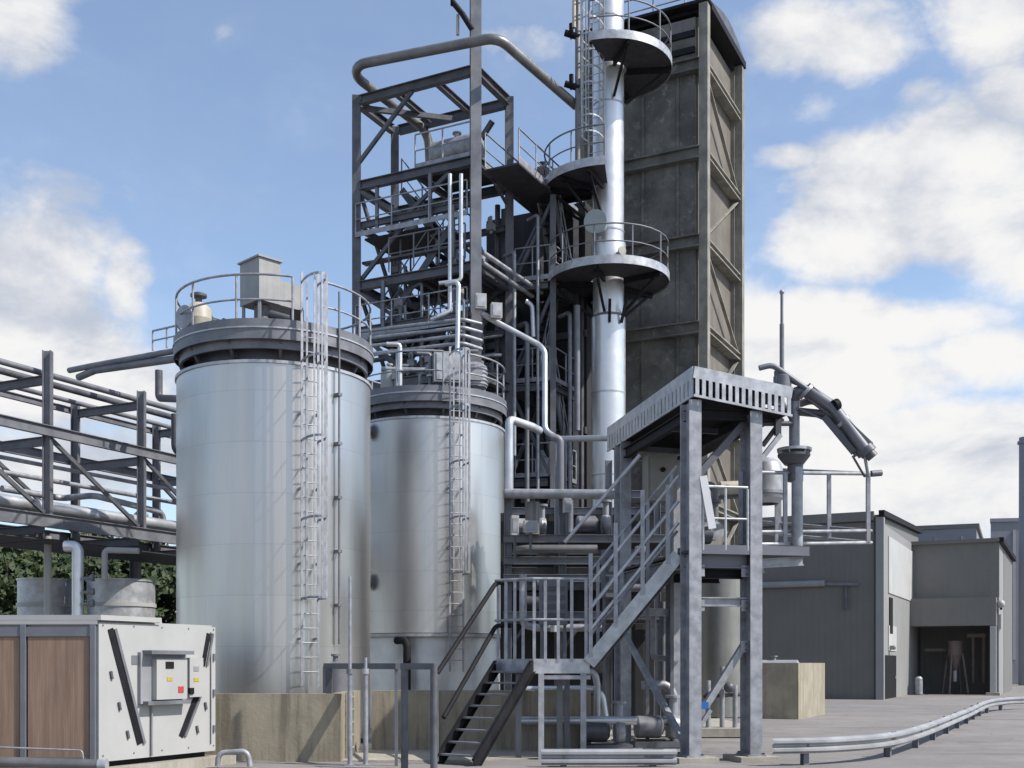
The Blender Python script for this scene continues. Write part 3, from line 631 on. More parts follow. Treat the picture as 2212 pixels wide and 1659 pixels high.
for k in range(16):
    a, b_, z = rnd.uniform(0.3, 3.8), rnd.uniform(0.0, 2.4), rnd.choice((9.3, 10.9, 12.2, 14.1, 15.4)); m = MB(); c = fr(a, b_, z)
    m.tube([c-Z*0.1, c+Z*0.45], 0.05, 8); m.lathe(c+Z*0.3, [(0, 0), (0.14, 0.01), (0.14, 0.05), (0, 0.05)], 12, EL); m.hexa(c+Z*0.1, EL*0.12, ER*0.1, Z*0.1); m.build('valve', rnd.choice(('galv', 'galv_dull', 'grey')), t)
for (a, b0, z, h) in ((0.7, -0.12, 13.9, 1.6), (1.5, -0.12, 15.2, 1.4), (3.2, -0.1, 12.1, 1.5), (3.5, 0.0, 15.2, 1.4)): MB().bar(fr(a, b0, z), fr(a, b0, z+h), 0.1, 0.08, ER).build('hanger', 'galv_dull', t)
for (z0, z1, a0, a1, bb) in ((13.75, 15.4, 0.15, 1.9, 2.3), (12.3, 13.5, 2.2, 4.1, 2.3), (10.6, 12.1, 2.3, 4.1, -0.03), (9.1, 10.3, 0.2, 2.0, -0.03), (15.2, 16.6, 2.4, 4.1, 2.3)): br(a0, bb, z0, a1, bb, z1, 0.08)
for a in (0.5, 1.2, 1.9): MB().hsec(fr(a, 0.1, 13.65), fr(a, 2.2, 13.65), 0.09, 0.14, 0.015).build('joist', 'dark', t)
for a in (0.6, 1.5, 2.6, 3.5): MB().hsec(fr(a, 0.1, 10.45), fr(a, 2.2, 10.45), 0.09, 0.14, 0.015).build('joist', 'dark', t)
# mast head: bracket arm and hanging tube lamp
m = MB(); m.tube([fr(0, -0.2, 20.55), fr(0.25, -0.35, 21.0), fr(0.5, -0.5, 21.35)], 0.09, 8); m.tube([fr(0.5, -0.5, 21.25), fr(0.5, -0.5, 21.75)], 0.07, 8); m.build('bracket_arm', 'black', t)
MB().tube([fr(0.44, -0.3, 20.45), fr(0.44, -0.3, 21.05)], 0.05, 10).build('tube_lamp', 'cream', t)

# equipment standing in the frame
def drum(name, p, r, h, material, label, cat='vessel', horizontal=None, group=None):
    q = thing(name, p, label, cat, group); p = V(p)
    if horizontal is None:
        MB().lathe(p+Z*0.25, [(0, 0), (r, 0), (r, h), (r*0.8, h+r*0.25), (r*0.35, h+r*0.4), (0, h+r*0.42)], 28).build('shell', material, q)
        for k in range(3):
            a = 2*pi*k/3+0.4; e = V((cos(a), sin(a), 0)); MB().bar(p+e*r*0.85, p+e*r*0.85+Z*0.26, 0.07, 0.07, V((0, 1, 0))).build('leg', 'dark', q)
        m = MB(); m.tube([p+Z*(0.25+h+r*0.3), p+Z*(0.25+h+r*0.9)], r*0.22, 10); flange(m, p+Z*(0.25+h+r*0.9), Z, r*0.36, 0.04); m.build('nozzle', material, q)
    else:
        ax = V(horizontal).normalized(); c = p+Z*(r+0.25)
        MB().lathe(c-ax*h/2, [(0, -r*0.35), (r*0.6, -r*0.25), (r*0.92, -r*0.08), (r, 0), (r, h), (r*0.92, h+r*0.08), (r*0.6, h+r*0.25), (0, h+r*0.35)], 28, ax).build('shell', material, q)
        sd = ax.cross(Z)
        for k in (-0.3, 0.3): MB().bar(c+ax*h*k-Z*(r*0.55), c+ax*h*k-Z*(r+0.25), 0.12, r*1.2, sd).build('saddle', 'dark', q)
        m = MB(); m.tube([c+Z*r*0.9, c+Z*r*1.35], r*0.2, 10); flange(m, c+Z*r*1.35, Z, r*0.34, 0.04); m.build('nozzle', material, q)
    return q
drum('condenser_vessel', fr(1.2, 1.0, 16.98), 0.42, 1.5, 'galv', 'grey horizontal vessel on the top deck of the steel frame', horizontal=EL)
drum('receiver_vessel', fr(2.4, 1.3, 9.06), 0.45, 1.2, 'galv_dull', 'dull upright vessel on the lowest deck of the steel frame')
drum('separator_vessel', fr(-0.7, 3.2, 16.56), 0.3, 0.7, 'rust', 'brown drum on the walkway between the steel frame and the column')

# pipes on the frame
pipe('overhead_pipe', [D(1244, 228, 35.7), D(1075, 80, 33.0), fr(4.0, -1.1, 19.95), D(925, 285, 37.6), D(930, 400, 37.6)], 0.145, 'pipe_dull', 'fat bent grey pipe looping over the top of the steel frame to the column', 0.55)
pipe('riser_pipe', [D(972, 376, 33.5), D(972, 672, 33.5), D(930, 690, 33.4)], 0.06, 'pipe', 'left one of the two pale straight upright pipes in front of the steel frame', 0.15)
pipe('riser_pipe', [D(996, 376, 33.4), D(996, 606, 33.4), D(948, 612, 33.4)], 0.06, 'pipe', 'right one of the two pale straight upright pipes in front of the steel frame', 0.15)
pipe('drop_pipe', [D(962, 614, 33.2), D(991, 608, 33.1), D(988, 760, 32.9)], 0.07, 'pipe', 'pale pipe with a square bend dropping below the two upright riser pipes', 0.14)
for k, (dz, lab) in enumerate(((0, 'topmost'), (1, 'second highest'), (2, 'third highest'), (3, 'lowest'))):
    pipe('frame_pipe', [D(778, 716+k*17, 35.3-0.1*k), D(1000, 690+k*17, 33.2-0.1*k), D(1040, 700+k*18, 33.5)], 0.055, 'galv', f'{lab} of four long level pipes crossing the foot of the steel frame', 0.2, group='level pipes across the steel frame')
pipe('looped_pipe', [D(1040, 676, 33.6), D(1062, 690, 33.8), D(1165, 745, 33.6), D(1177, 760, 33.4), D(1177, 930, 33.0), D(1205, 948, 32.8), D(1330, 946, 30.5)], 0.085, 'pipe', 'pale pipe sloping down past the mast column, then dropping and turning right under the canopy', 0.35)
pipe('hooked_pipe', [D(1136, 650, 35.5), D(1150, 660, 35.5), D(1152, 728, 35.5)], 0.07, 'pipe', 'short hooked pale pipe in front of the black backdrop block between frame and column', 0.2)
pipe('wall_conduit', [D(1247, 660, 35.2), D(1247, 930, 35.2)], 0.09, 'galv_dull', 'upright grey conduit in front of the black backdrop block left of the bright column')
for k, (x0, y0, x1, y1) in enumerate(((1043, 545, 1170, 632), (1043, 568, 1150, 640))):
    pipe('sloping_pipe', [D(x0, y0, 33.9), D(x1, y1, 36.2)], 0.07, 'galv', f"{('upper','lower')[k]} of the two parallel pipes running back from the tall mast column", 0.2, group='parallel pipes beside the mast column')
for k, (x, y, lab) in enumerate(((1038, 652, 'small pale valve box by the mast column, above the other'), (1072, 672, 'white square junction box beside the mast column'))):
    q = thing('junction_box', D(x, y, 33.5), lab, 'box'); pp = D(x, y, 33.5)
    MB().hexa(pp, GU*0.16, GV*0.12, Z*0.22).build('housing', 'white', q); MB().hexa(pp-GV*0.13, GU*0.12, GV*0.008, Z*0.17).build('lid', 'galv_new', q)

# ------------------------------------------------------------------ bright column with platforms
CC = V((3.05, 36.0, 0)); CR = 0.49
t = thing('process_column', CC, 'tall slender bright aluminium column with round platforms in front of the dark tower', 'column')
MB().lathe(CC, [(CR+0.05, 0), (CR+0.05, 12.6), (CR, 12.7), (CR, 24.5)], 40).build('shell', 'alu', t)
for z in (3.0, 5.2, 7.6, 10.2, 15.3, 19.3, 22.0):
    MB().annulus(CC, CR-0.02, CR+(0.058 if z < 12 else 0.015), z, z+0.05, 40).build('band', 'galv_new', t)
MB().annulus(CC, CR-0.02, CR+0.06, 14.2, 14.95, 40).build('flange_collar', 'alu', t)
def ring_platform(zt, R, a0, a1, nbr, toe=0.22, bar=True, rail=True, nm='platform'):
    m = MB(); m.annulus(CC, CR+0.07, R, zt-0.07, zt, 40, a0, a1); pl = m.build(nm, 'grating', t)
    m = MB(); m.annulus(CC, R+0.003, R+0.02, zt-0.14, zt+toe-0.1, 40, a0, a1); m.build('toe_plate', 'galv_new', pl)
    for k in range(nbr):
        a = a0+(a1-a0)*(k+0.5)/nbr; e = V((cos(a), sin(a), 0))
        mm = MB(); mm.bar(CC+e*(CR+0.08)+Z*(zt-0.16), CC+e*(R-0.03)+Z*(zt-0.16), 0.08, 0.16); mm.bar(CC+e*(CR+0.06)+Z*(zt-1.15), CC+e*(R*0.86)+Z*(zt-0.26), 0.07, 0.08)
        mm.build('bracket', 'black', pl)  # black paints in the shade under the platform
    if rail:
        pts = [CC+V((cos(a0+(a1-a0)*k/28)*(R-0.03), sin(a0+(a1-a0)*k/28)*(R-0.03), zt)) for k in range(29 if abs(a1-a0) < 6.2 else 28)]
        railing(t, pts, 1.08, (0.55,), 1.15, 0.026, 'galv_dull', closed=abs(a1-a0) > 6.2)
ring_platform(13.85, 1.9, 0, 2*pi, 5)
ring_platform(20.55, 1.98, radians(-112), radians(100), 3)
ring_platform(16.75, 2.05, radians(140), radians(262), 4)
ladder(t, CC+V((-0.44, -0.62, 16.8)), 22.3, V((0.86, -0.5, 0)), V((-0.5, -0.86, 0)), 0.52, 'galv_new', 0.27, (18.0, 24.0), ext=1.6, hoops=0.5)
MB().lathe(CC+V((-0.46, -0.85, 15.35)), [(0, 0), (0.36, 0), (0.36, 0.09), (0, 0.09)], 28, V((-0.25, -0.95, -0.1))).build('manway_cover', 'glass', t)
MB().tube([CC+V((-0.30, -0.40, 15.35)), CC+V((-0.45, -0.82, 15.35))], 0.24, 16).build('manway_neck', 'galv', t)
m = MB(); m.tube([CC+V((0.25, -0.46, 14.5)), CC+V((0.36, -0.75, 14.5))], 0.07, 10); flange(m, CC+V((0.36, -0.75, 14.5)), V((0.35, -0.93, 0)), 0.13); m.build('nozzle', 'cream', t)
MB().lathe(CC, [(CR+0.01, 24.5), (0.32, 24.9), (0, 25.0)], 40).build('top_head', 'alu', t)
for k in range(2):
    e = V((cos(-0.9-k*0.7), sin(-0.9-k*0.7), 0)); MB().bar(CC+e*(CR+0.09)+Z*12.35, CC+e*(CR+0.32)+Z*13.0, 0.09, 0.05).build('lug', 'black', t)
t2 = thing('vent_riser', D(1248, 375, 35.4), 'upright lagged pipe with black valves left of the column top', 'pipe')
MB().tube([D(1248, 372, 35.4), D(1248, -40, 35.4)], 0.085, 12).build('run', 'pipe_dull', t2)
MB().tube([D(1240, 60, 35.3), D(1240, -40, 35.3)], 0.06, 12).build('upper_run', 'cream', t2)
for (x, y) in ((1234, 72), (1234, 182)):
    pp = D(x, y, 35.4); m = MB(); m.tube([pp+V((0.25, 0, -0.12)), pp+V((-0.2, 0, 0.02))], 0.10, 10); m.tube([pp, pp+Z*0.3], 0.07, 8); flange(m, pp+V((0.02, 0, 0)), V((1, 0, -0.2)), 0.17); m.build('valve', 'black', t2)

# ------------------------------------------------------------------ two storage tanks
def tank(c, R, z0, zrim, zdeck, label, skirt=None, lad_ang=None, group=None, cage_from=3.0):
    t = thing('storage_tank', V((c.x, c.y, 0)), label, 'tank', group)
    m = MB(); m.lathe(c, [(R, z0), (R, zrim)], 96); m.build('shell', 'tank', t)
    MB().lathe(c, [(R+0.004, zrim-0.05), (R+0.03, zrim-0.05), (R+0.03, zrim+0.01), (R-0.06, zrim+0.01)], 96).build('rim', 'galv_new', t)
    MB().lathe(c, [(R-0.05, zrim-0.01), (1.3, zrim+0.28), (1.1, zdeck+0.01), (0, zdeck+0.02)], 64).build('roof', 'dark', t)  # roof, inner ring and brackets kept dark to paint in the recess shadow
    if skirt:
        MB().lathe(c, [(R-0.02, z0-0.10), (R+0.16, z0-0.10), (R+0.16, z0-0.02), (R-0.02, z0-0.02)], 96).build('base_ledge', 'galv_new', t)
        MB().lathe(c, [(R-0.12, 0), (R-0.12, z0-0.10)], 72).build('skirt', 'pipe', t)
    RO = R+0.04
    m = MB(); m.annulus(c, 1.0, RO, zdeck-0.05, zdeck, 72); pl = m.build('platform', 'grating', t)
    MB().annulus(c, RO+0.003, RO+0.02, zdeck-0.24, zdeck+0.16, 96).build('toe_plate', 'galv_dull', pl)
    MB().annulus(c, RO+0.023, RO+0.04, zdeck-0.03, zdeck+0.0, 96).build('toe_trim', 'galv_new', pl)
    MB().annulus(c, RO-0.16, RO-0.10, zdeck-0.40, zdeck-0.06, 96).build('ring_beam', 'galv_dull', pl)
    MB().annulus(c, R-0.42, R-0.36, zrim+0.02, zdeck-0.06, 72).build('inner_ring', 'dark', pl)
    for k in range(12):
        a = 2*pi*(k+0.5)/12; e = V((cos(a), sin(a), 0))
        mm = MB(); mm.bar(c+e*1.12+Z*(zdeck-0.15), c+e*(RO-0.01)+Z*(zdeck-0.15), 0.07, 0.18)
        mm.bar(c+e*(R-0.28)+Z*(zrim+0.08), c+e*(RO-0.1)+Z*(zdeck-0.25), 0.06, 0.06); mm.build('bracket', 'dark', pl)
    return t
T1 = V((-5.14, 24.67, 0)); TRD = 2.054
tk = tank(T1, TRD, 0.15, 7.74, 8.40, 'large bright aluminium clad tank with a railed top platform, nearest to the camera')
ANG = [2*pi*k/40 for k in range(40)]
def arc(c, R, z, a0, a1, n=30): return [c+V((cos(a0+(a1-a0)*k/n)*R, sin(a0+(a1-a0)*k/n)*R, z)) for k in range(n+1)]
LA = radians(-60.5)                           # ladder bearing on the front of the tank
railing(tk, arc(T1, TRD, 8.40, LA+0.16, LA-0.14+2*pi, 44), 1.05, (0.55,), 1.15, 0.026, 'galv')
oe = V((cos(LA), sin(LA), 0)); se = V((-oe.y, oe.x, 0))
ladder(tk, T1+oe*(TRD+0.2)+Z*1.25, 8.45, se, oe, 0.34, 'galv', 0.29, (3.0, 9.3), ext=1.05, hoops=1.55)
for z in (2.2, 3.7, 5.2, 6.7):
    for k in (-1, 1): MB().bar(T1+oe*(TRD+0.0)+se*k*0.17+Z*z, T1+oe*(TRD+0.19)+se*k*0.17+Z*z, 0.04, 0.05).build('ladder_bracket', 'galv', tk)
le = V((cos(LA+0.33), sin(LA+0.33), 0))
t = thing('instrument_conduit', T1+le*(TRD+0.1)+Z*2, 'thin conduit with clips running up the large tank right of its ladder', 'conduit')
MB().tube([T1+le*(TRD+0.1)+Z*2.1, T1+le*(TRD+0.1)+Z*9.3], 0.022, 8).build('run', 'galv_dull', t)
for z in (2.9, 4.0, 5.1, 6.2, 7.2): MB().bar(T1+le*(TRD+0.0)+Z*z, T1+le*(TRD+0.14)+Z*z, 0.10, 0.06, Z).build('clip', 'galv_dull', t)
T2 = V((-2.26, 31.2, 0))
tk2 = tank(T2, TRD, 2.5, 8.05, 8.68, 'second aluminium clad tank on a skirt with a ledge, half behind the large tank', True)
LB = radians(-68)
railing(tk2, arc(T2, TRD, 8.68, LB+0.16, LB-0.14+2*pi, 44), 1.05, (0.55,), 1.2, 0.026, 'galv')
ob = V((cos(LB), sin(LB), 0)); sb = V((-ob.y, ob.x, 0))
ladder(tk2, T2+ob*(TRD+0.2)+Z*1.5, 8.75, sb, ob, 0.36, 'galv', 0.29, (4.0, 9.6), ext=1.05, hoops=1.4)
for z in (3.2, 4.7, 6.2, 7.6):
    for k in (-1, 1): MB().bar(T2+ob*TRD+sb*k*0.18+Z*z, T2+ob*(TRD+0.19)+sb*k*0.18+Z*z, 0.04, 0.05).build('ladder_bracket', 'galv', tk2)
for (x, y) in ((819, 928), (819, 1256)):
    d = V((-0.72, -0.69, 0)); z = D(x, y, 29.6).z; p0 = T2+d*(TRD-0.02)+Z*z
    m = MB(); m.tube([p0, p0+d*0.25], 0.13, 14); flange(m, p0+d*0.25, d, 0.22, 0.06); m.build('nozzle', 'galv_dull', tk2)
# things on the tank tops
q = thing('control_box', T1+V((-0.15, -0.6, 8.4)), 'large pale grey sheet metal box standing on the platform of the large tank', 'box')
bp = T1+V((-0.12, -0.75, 8.4)); a1 = V((0.70, 0.714, 0)); b1 = V((-0.714, 0.70, 0))
m = MB(); m.prism([(bp-a1*0.3-b1*0.36)[:2], (bp+a1*0.22-b1*0.36)[:2], (bp+a1*0.22+b1*0.36)[:2], (bp-a1*0.3+b1*0.36)[:2]], 9.22, 10.10); m.build('housing', 'box_grey', q)
m = MB(); m.prism([(bp+a1*0.222-b1*0.34)[:2], (bp+a1*0.78-b1*0.34)[:2], (bp+a1*0.78+b1*0.34)[:2], (bp+a1*0.222+b1*0.34)[:2]], 9.22, 9.74); m.build('side_housing', 'box_grey', q)
MB().hexa(bp-a1*0.04+Z*1.72, a1*0.30, b1*0.40, Z*0.018).build('lid', 'grey', q)
for (k, l) in ((-0.25, -0.3), (0.7, -0.3), (-0.25, 0.3), (0.7, 0.3)): MB().bar(bp+a1*k+b1*l, bp+a1*k+b1*l+Z*0.81, 0.06, 0.06, V((0, 1, 0))).build('leg', 'grey', q)
MB().tube([bp+Z*0.0, bp+Z*0.81], 0.16, 14).build('duct', 'galv_dull', q)
q = thing('vent_valve', T1+V((-1.45, -0.75, 8.4)), 'cream rounded vent valve with dark cap, at the left on the large tank', 'valve')
vp = T1+V((-1.42, -0.85, 8.4))
MB().lathe(vp, [(0.13, 0), (0.13, 0.25), (0.27, 0.32), (0.30, 0.5), (0.26, 0.72), (0.14, 0.84), (0, 0.86)], 22).build('body', 'cream', q)
MB().lathe(vp+Z*0.86, [(0.07, 0), (0.07, 0.1), (0.17, 0.12), (0.17, 0.17), (0, 0.24)], 18).build('cap', 'dark', q)
MB().lathe(vp+V((-0.2, -0.25, 0.48)), [(0, 0), (0.24, 0), (0.24, 0.06), (0, 0.06)], 22, V((-0.5, -0.85, 0))).build('side_flange', 'galv', q)
m = MB(); m.tube([vp+V((0.2, 0, 0.5)), vp+V((0.5, 0.05, 0.42))], 0.08, 10); flange(m, vp+V((0.5, 0.05, 0.42)), V((1, 0.1, -0.2)), 0.13); m.build('outlet', 'dark', q)
q = thing('gauge_box', T1+V((0.95, -1.2, 8.4)), 'small black gauge box beside the ladder on the large tank top', 'box')
MB().hexa(T1+V((0.75, -1.45, 8.72)), GU*0.14, GV*0.1, Z*0.18).build('housing', 'black', q); MB().bar(T1+V((0.75, -1.45, 8.4)), T1+V((0.75, -1.45, 8.54)), 0.05, 0.05, V((0, 1, 0))).build('stand', 'dark', q)
pipe('vent_duct', [T1+V((0.1, -0.9, 9.0)), T1+V((0.75, -1.15, 8.75)), T1+V((1.15, -1.2, 8.45))], 0.09, 'dark', 'dark duct sloping from the grey box to the deck of the large tank', 0.2)
q = thing('control_cabinet', T2+V((0.7, -1.2, 8.7)), 'pale grey cabinet beside the ladder on the second tank top', 'cabinet')
MB().hexa(T2+V((0.55, -1.35, 9.45)), GU*0.36, GV*0.2, Z*0.40).build('housing', 'grey', q); MB().hexa(T2+V((0.55, -1.35, 9.45))-GV*0.21, GU*0.30, GV*0.01, Z*0.34).build('door', 'galv_new', q)
for k in (-0.28, 0.28): MB().bar(T2+V((0.55, -1.35, 8.7))+GU*k, T2+V((0.55, -1.35, 9.05))+GU*k, 0.05, 0.05, V((0, 1, 0))).build('leg', 'grey', q)
q = thing('agitator_motor', T2+V((1.2, -0.6, 8.7)), 'grey finned motor block at the right of the second tank top', 'motor')
mp = T2+V((1.25, -0.9, 8.7)); MB().lathe(mp, [(0.2, 0), (0.2, 0.3), (0.34, 0.34), (0.34, 0.9), (0.2, 1.0), (0, 1.02)], 20).build('housing', 'galv', q)
for k in range(5): MB().annulus(mp, 0.33, 0.37, 0.4+k*0.1, 0.43+k*0.1, 20).build('fin', 'galv_new', q)
MB().hexa(mp+V((0.05, -0.3, 0.6)), GU*0.16, GV*0.1, Z*0.14).build('terminal_box', 'grey', q)
drum('seal_pot', T2+V((-1.0, -0.9, 8.7)), 0.24, 0.5, 'white', 'small white pot on the left side of the second tank top')

# clutter on the second tank top
q = thing('pipe_manifold', T2+V((0.2, -0.6, 8.7)), 'tangle of small grey pipes and valves on top of the second tank', 'pipework')
for k in range(9):
    a = -2.6+k*0.28; e = V((cos(a), sin(a), 0)); c = T2+e*(1.0+0.25*(k % 3))+Z*8.7; h = 0.5+0.22*((k*7) % 5)
    MB().tube([c, c+Z*h, c+Z*h+V((0.35, 0.05, 0))*(1 if k % 2 else -1)], 0.04+0.01*(k % 3), 8, True, 0.08).build('branch', ('galv', 'galv_dull', 'pipe')[k % 3], q)
    flange(MB(), c+Z*h*0.5, Z, 0.1, 0.05).build('flange', 'galv_new', q)
MB().tube([T2+V((-1.2, -1.1, 9.5)), T2+V((1.4, -0.9, 9.5))], 0.06, 10).build('header', 'galv', q)
for (x, h) in ((-0.8, 0.5), (0.1, 0.7), (0.9, 0.45)):
    m = MB(); c = T2+V((x, -1.15, 8.7)); m.tube([c, c+Z*h], 0.05, 8); m.lathe(c+Z*h, [(0, 0), (0.12, 0), (0.12, 0.18), (0.06, 0.22), (0, 0.22)], 14); m.build('actuator', 'white' if x < 0 else 'grey', q)
# ------------------------------------------------------------------ bund walls round the tanks
def wall_strip(name, pts, z, th, material, label, cope=None, group=None):
    t = thing(name, V(pts[0]), label, 'wall', group); n = len(pts)
    for i in range(n-1):
        a, b_ = V(pts[i]), V(pts[i+1]); d = (b_-a).normalized(); nn = V((-d.y, d.x, 0))
        e0 = th if i else 0
        m = MB(); m.prism([(a+d*e0)[:2], b_[:2], (b_+nn*th)[:2], (a+d*e0+nn*th)[:2]], 0.0, z); m.build('wall_panel', material, t)
    return t
wall_strip('bund_wall', [V((-9.4, 19.72, 0)), V((-2.97, 19.72, 0)), V((-2.97, 22.3, 0)), V((1.55, 22.3, 0))], 1.18, 0.22, 'bund', 'stained tan concrete bund wall round the foot of the tanks')
t = thing('step_ladder', V((-2.9, 21, 0)), 'ochre step ladder fixed to the return of the tank bund wall', 'ladder')
for y in (20.25, 20.95): MB().bar(V((-2.93, y, 0)), V((-2.93, y, 1.2)), 0.05, 0.05, V((0, 1, 0))).build('rail', 'pad', t)
for k in range(5): MB().bar(V((-2.91, 20.28, 0.18+0.23*k)), V((-2.91, 20.92, 0.18+0.23*k)), 0.03, 0.03).build('rung', 'pad', t)

# goal-post pipe barriers in front of the bund
t = thing('pipe_portal', D(906, 1650, 18.4), 'dark square portal of steel tube standing before the tank bund', 'barrier')
yy = 18.35
MB().tube([V((D(874, 0, yy).x, yy, 0)), V((D(874, 0, yy).x, yy, 1.66))], 0.06, 10).build('post', 'dark', t)
MB().tube([V((D(939, 0, yy).x, yy-0.2, 0)), V((D(939, 0, yy).x, yy-0.2, 1.66))], 0.06, 10).build('post', 'dark', t)
MB().bar(V((D(868, 0, yy).x, yy+0.02, 1.66)), V((D(943, 0, yy).x, yy-0.2, 1.66)), 0.12, 0.10).build('top_bar', 'dark', t)
t = thing('pipe_barrier', V((-3.2, 20.5, 0)), 'low dark tube rail standing on the bund behind the two thin poles', 'barrier')
MB().bar(V((D(704, 0, 20.4).x, 20.4, 1.66)), V((D(860, 0, 18.9).x, 18.9, 1.66)), 0.11, 0.10).build('top_bar', 'dark', t)
MB().bar(V((D(711, 0, 20.3).x, 20.3, 0)), V((D(711, 0, 20.3).x, 20.3, 1.62)), 0.11, 0.11, V((0, 1, 0))).build('post', 'dark', t)
MB().bar(V((D(856, 0, 18.95).x, 18.95, 0)), V((D(856, 0, 18.95).x, 18.95, 1.62)), 0.05, 0.05, V((0, 1, 0))).build('post', 'frame_grey', t)
for k, (x, yt, lab) in enumerate(((756, 1245, 'taller left one of two thin upright grey poles before the bund corner'), (790, 1420, 'shorter right one of two thin upright grey poles before the bund corner'))):
    t = thing('slim_pole', V((D(x, 0, 19.0).x, 19.0, 0)), lab, 'pole'); b0 = V((D(x, 0, 19.0).x, 19.0, 0)); zt = D(x, yt, 19.0).z
    MB().tube([b0, V((b0.x, b0.y, 1.55))], 0.042, 10).build('lower_tube', 'galv', t); MB().tube([V((b0.x, b0.y, 1.55)), V((b0.x, b0.y, zt))], 0.026, 10).build('upper_tube', 'galv', t)
    MB().lathe(V((b0.x, b0.y, 1.53)), [(0, 0), (0.06, 0), (0.06, 0.09), (0, 0.09)], 14).build('coupling', 'galv_new' if k else 'galv_dull', t)
    MB().box(b0.x-0.09, b0.x+0.09, b0.y-0.09, b0.y+0.09, 0, 0.02).build('base_plate', 'galv', t)
pipe('outlet_pipe', [T2+V((-0.7, -2.0, 2.30)), T2+V((-0.4, -2.35, 2.30)), T2+V((-0.4, -2.4, 0.9))], 0.10, 'black', 'black bent outlet pipe under the ledge of the second tank', 0.2)
q = drum('pump_casing', V((-3.35, 21.6, 0.9)), 0.24, 0.5, 'galv_dull', 'small grey pump casing behind the bund at the large tank foot', 'pump')

# ------------------------------------------------------------------ chiller with brown louvres (left foreground)
KX = V((0.445, 0.895, 0)).normalized()       # end panel runs back to the right
FX = V((-1, 0.04, 0)).normalized()           # louvred front runs off to the left
KC = V((D(209, 0, 16.9).x, 16.9, 0))
ZB, ZT = 0.26, D(209, 1340, 16.9).z
def kx(s, t_, z): return KC+FX*s+KX*t_+Z*z
KL = 2.55
t = thing('chiller_unit', KC+Z*ZB, 'white boxed chiller with brown louvre front and a V of dark slots on its end', 'chiller')
m = MB(); m.prism([kx(0.03, 0.02, 0)[:2], kx(6, 0.02, 0)[:2], kx(6, KL, 0)[:2], kx(0.03, KL, 0)[:2]], ZB, ZT); m.build('body', 'white', t)
ED = KX.cross(Z).normalized()               # outward from the end panel
if ED.x < 0: ED = -ED
ep = MB(); ep.bar(kx(0, 0.0, ZB-0.02)+KX*KL/2+ED*0.02-Z*0, kx(0, 0, ZT-0.03)+KX*KL/2+ED*0.02, 0.04, KL, KX); ep.build('end_panel', 'white', t)
def ek(s, z, o=0.0): return kx(0, 0, 0)+KX*s+Z*(ZB+z)+ED*(0.042+o)
HT = ZT-ZB
for (s0, z0, s1, z1, w) in ((0.22, HT-0.12, 0.82, 0.2, 0.15), (2.38, HT-0.14, 2.24, HT-0.68, 0.13), (2.12, 0.98, 1.72, 0.26, 0.14)):
    MB().bar(ek(s0, z0, 0.004), ek(s1, z1, 0.004), w*0.72, 0.012, ED).build('slot', 'black', t)
    MB().bar(ek(s0+0.09, z0, 0.012), ek(s1+0.09, z1, 0.012), w*0.32, 0.03, ED).build('slot_trim', 'galv_dull', t)
for (s, z) in ((0.22, 1.33), (0.38, 0.86), (0.55, 0.42), (2.28, 0.80), (2.08, 0.42)):
    mm = MB(); mm.bar(ek(s, z, 0.015), ek(s+0.03, z-0.12, 0.015), 0.035, 0.03, ED); mm.build('catch', 'dark', t)
m = MB(); m.hexa(ek(1.28, 1.22, 0.03), KX*0.50, Z*0.40, ED*0.03); m.build('control_recess', 'grey', t)
cb = MB(); cb.hexa(ek(1.36, 1.20, 0.11), KX*0.34, Z*0.32, ED*0.048); cbo = cb.build('control_box', 'white', t)
MB().hexa(ek(1.30, 1.62, 0.14), KX*0.47, Z*0.03, ED*0.10).build('hood', 'galv_dull', t)
MB().hexa(ek(1.30, 0.83, 0.10), KX*0.47, Z*0.03, ED*0.07).build('tray', 'galv_dull', t)
MB().hexa(ek(1.30, 1.42, 0.162), KX*0.09, Z*0.055, ED*0.005).build('display', 'black', cbo)
MB().hexa(ek(1.30, 1.20, 0.162), KX*0.055, Z*0.03, ED*0.004).build('warning_label', 'yellow', cbo)
MB().hexa(ek(1.55, 1.03, 0.162), KX*0.06, Z*0.05, ED*0.005).build('red_tag', 'red', cbo)
m = MB(); m.hexa(ek(1.98, 1.22, 0.05), KX*0.16, Z*0.32, ED*0.05); sbo = m.build('side_box', 'white', t)
MB().hexa(ek(1.97, 1.36, 0.103), KX*0.06, Z*0.04, ED*0.004).build('display', 'grey', sbo); MB().hexa(ek(1.97, 1.18, 0.103), KX*0.06, Z*0.03, ED*0.004).build('warning_label', 'yellow', sbo)
MB().hexa(ek(1.85, 1.0, 0.103), KX*0.05, Z*0.05, ED*0.02).build('knob', 'black', sbo)
for z in (0.35, 0.95, 1.55): MB().hexa(ek(2.5, z, 0.012), KX*0.02, Z*0.06, ED*0.012).build('hinge', 'galv_dull', t)
for s in (0.08, 0.7, 1.3, 1.9, 2.5):
    for z in (0.07, HT-0.07): MB().lathe(ek(s, z, 0.0), [(0, 0), (0.013, 0), (0.013, 0.008), (0, 0.008)], 8, ED).build('screw', 'galv_dull', t)
MB().hexa(ek(0.75, 1.5, 0.003), KX*0.10, Z*0.07, ED*0.003).build('rating_plate', 'galv_dull', t)
MB().tube([ek(1.05, 0.78, 0.03), ek(1.05, 0.35, 0.03), ek(1.05, 0.0, 0.03)], 0.018, 8).build('cable_conduit', 'grey', t)
MB().bar(ek(2.42, 0.1, 0.006), ek(2.42, HT-0.12, 0.006), 0.03, 0.014, KX).build('panel_fold', 'galv_dull', t)
MB().prism([kx(-0.10, -0.05, 0)[:2], kx(6, -0.05, 0)[:2], kx(6, 1.2, 0)[:2], kx(-0.10, 1.2, 0)[:2]], ZT+0.003, ZT+0.08).build('top_tray', 'white', t)
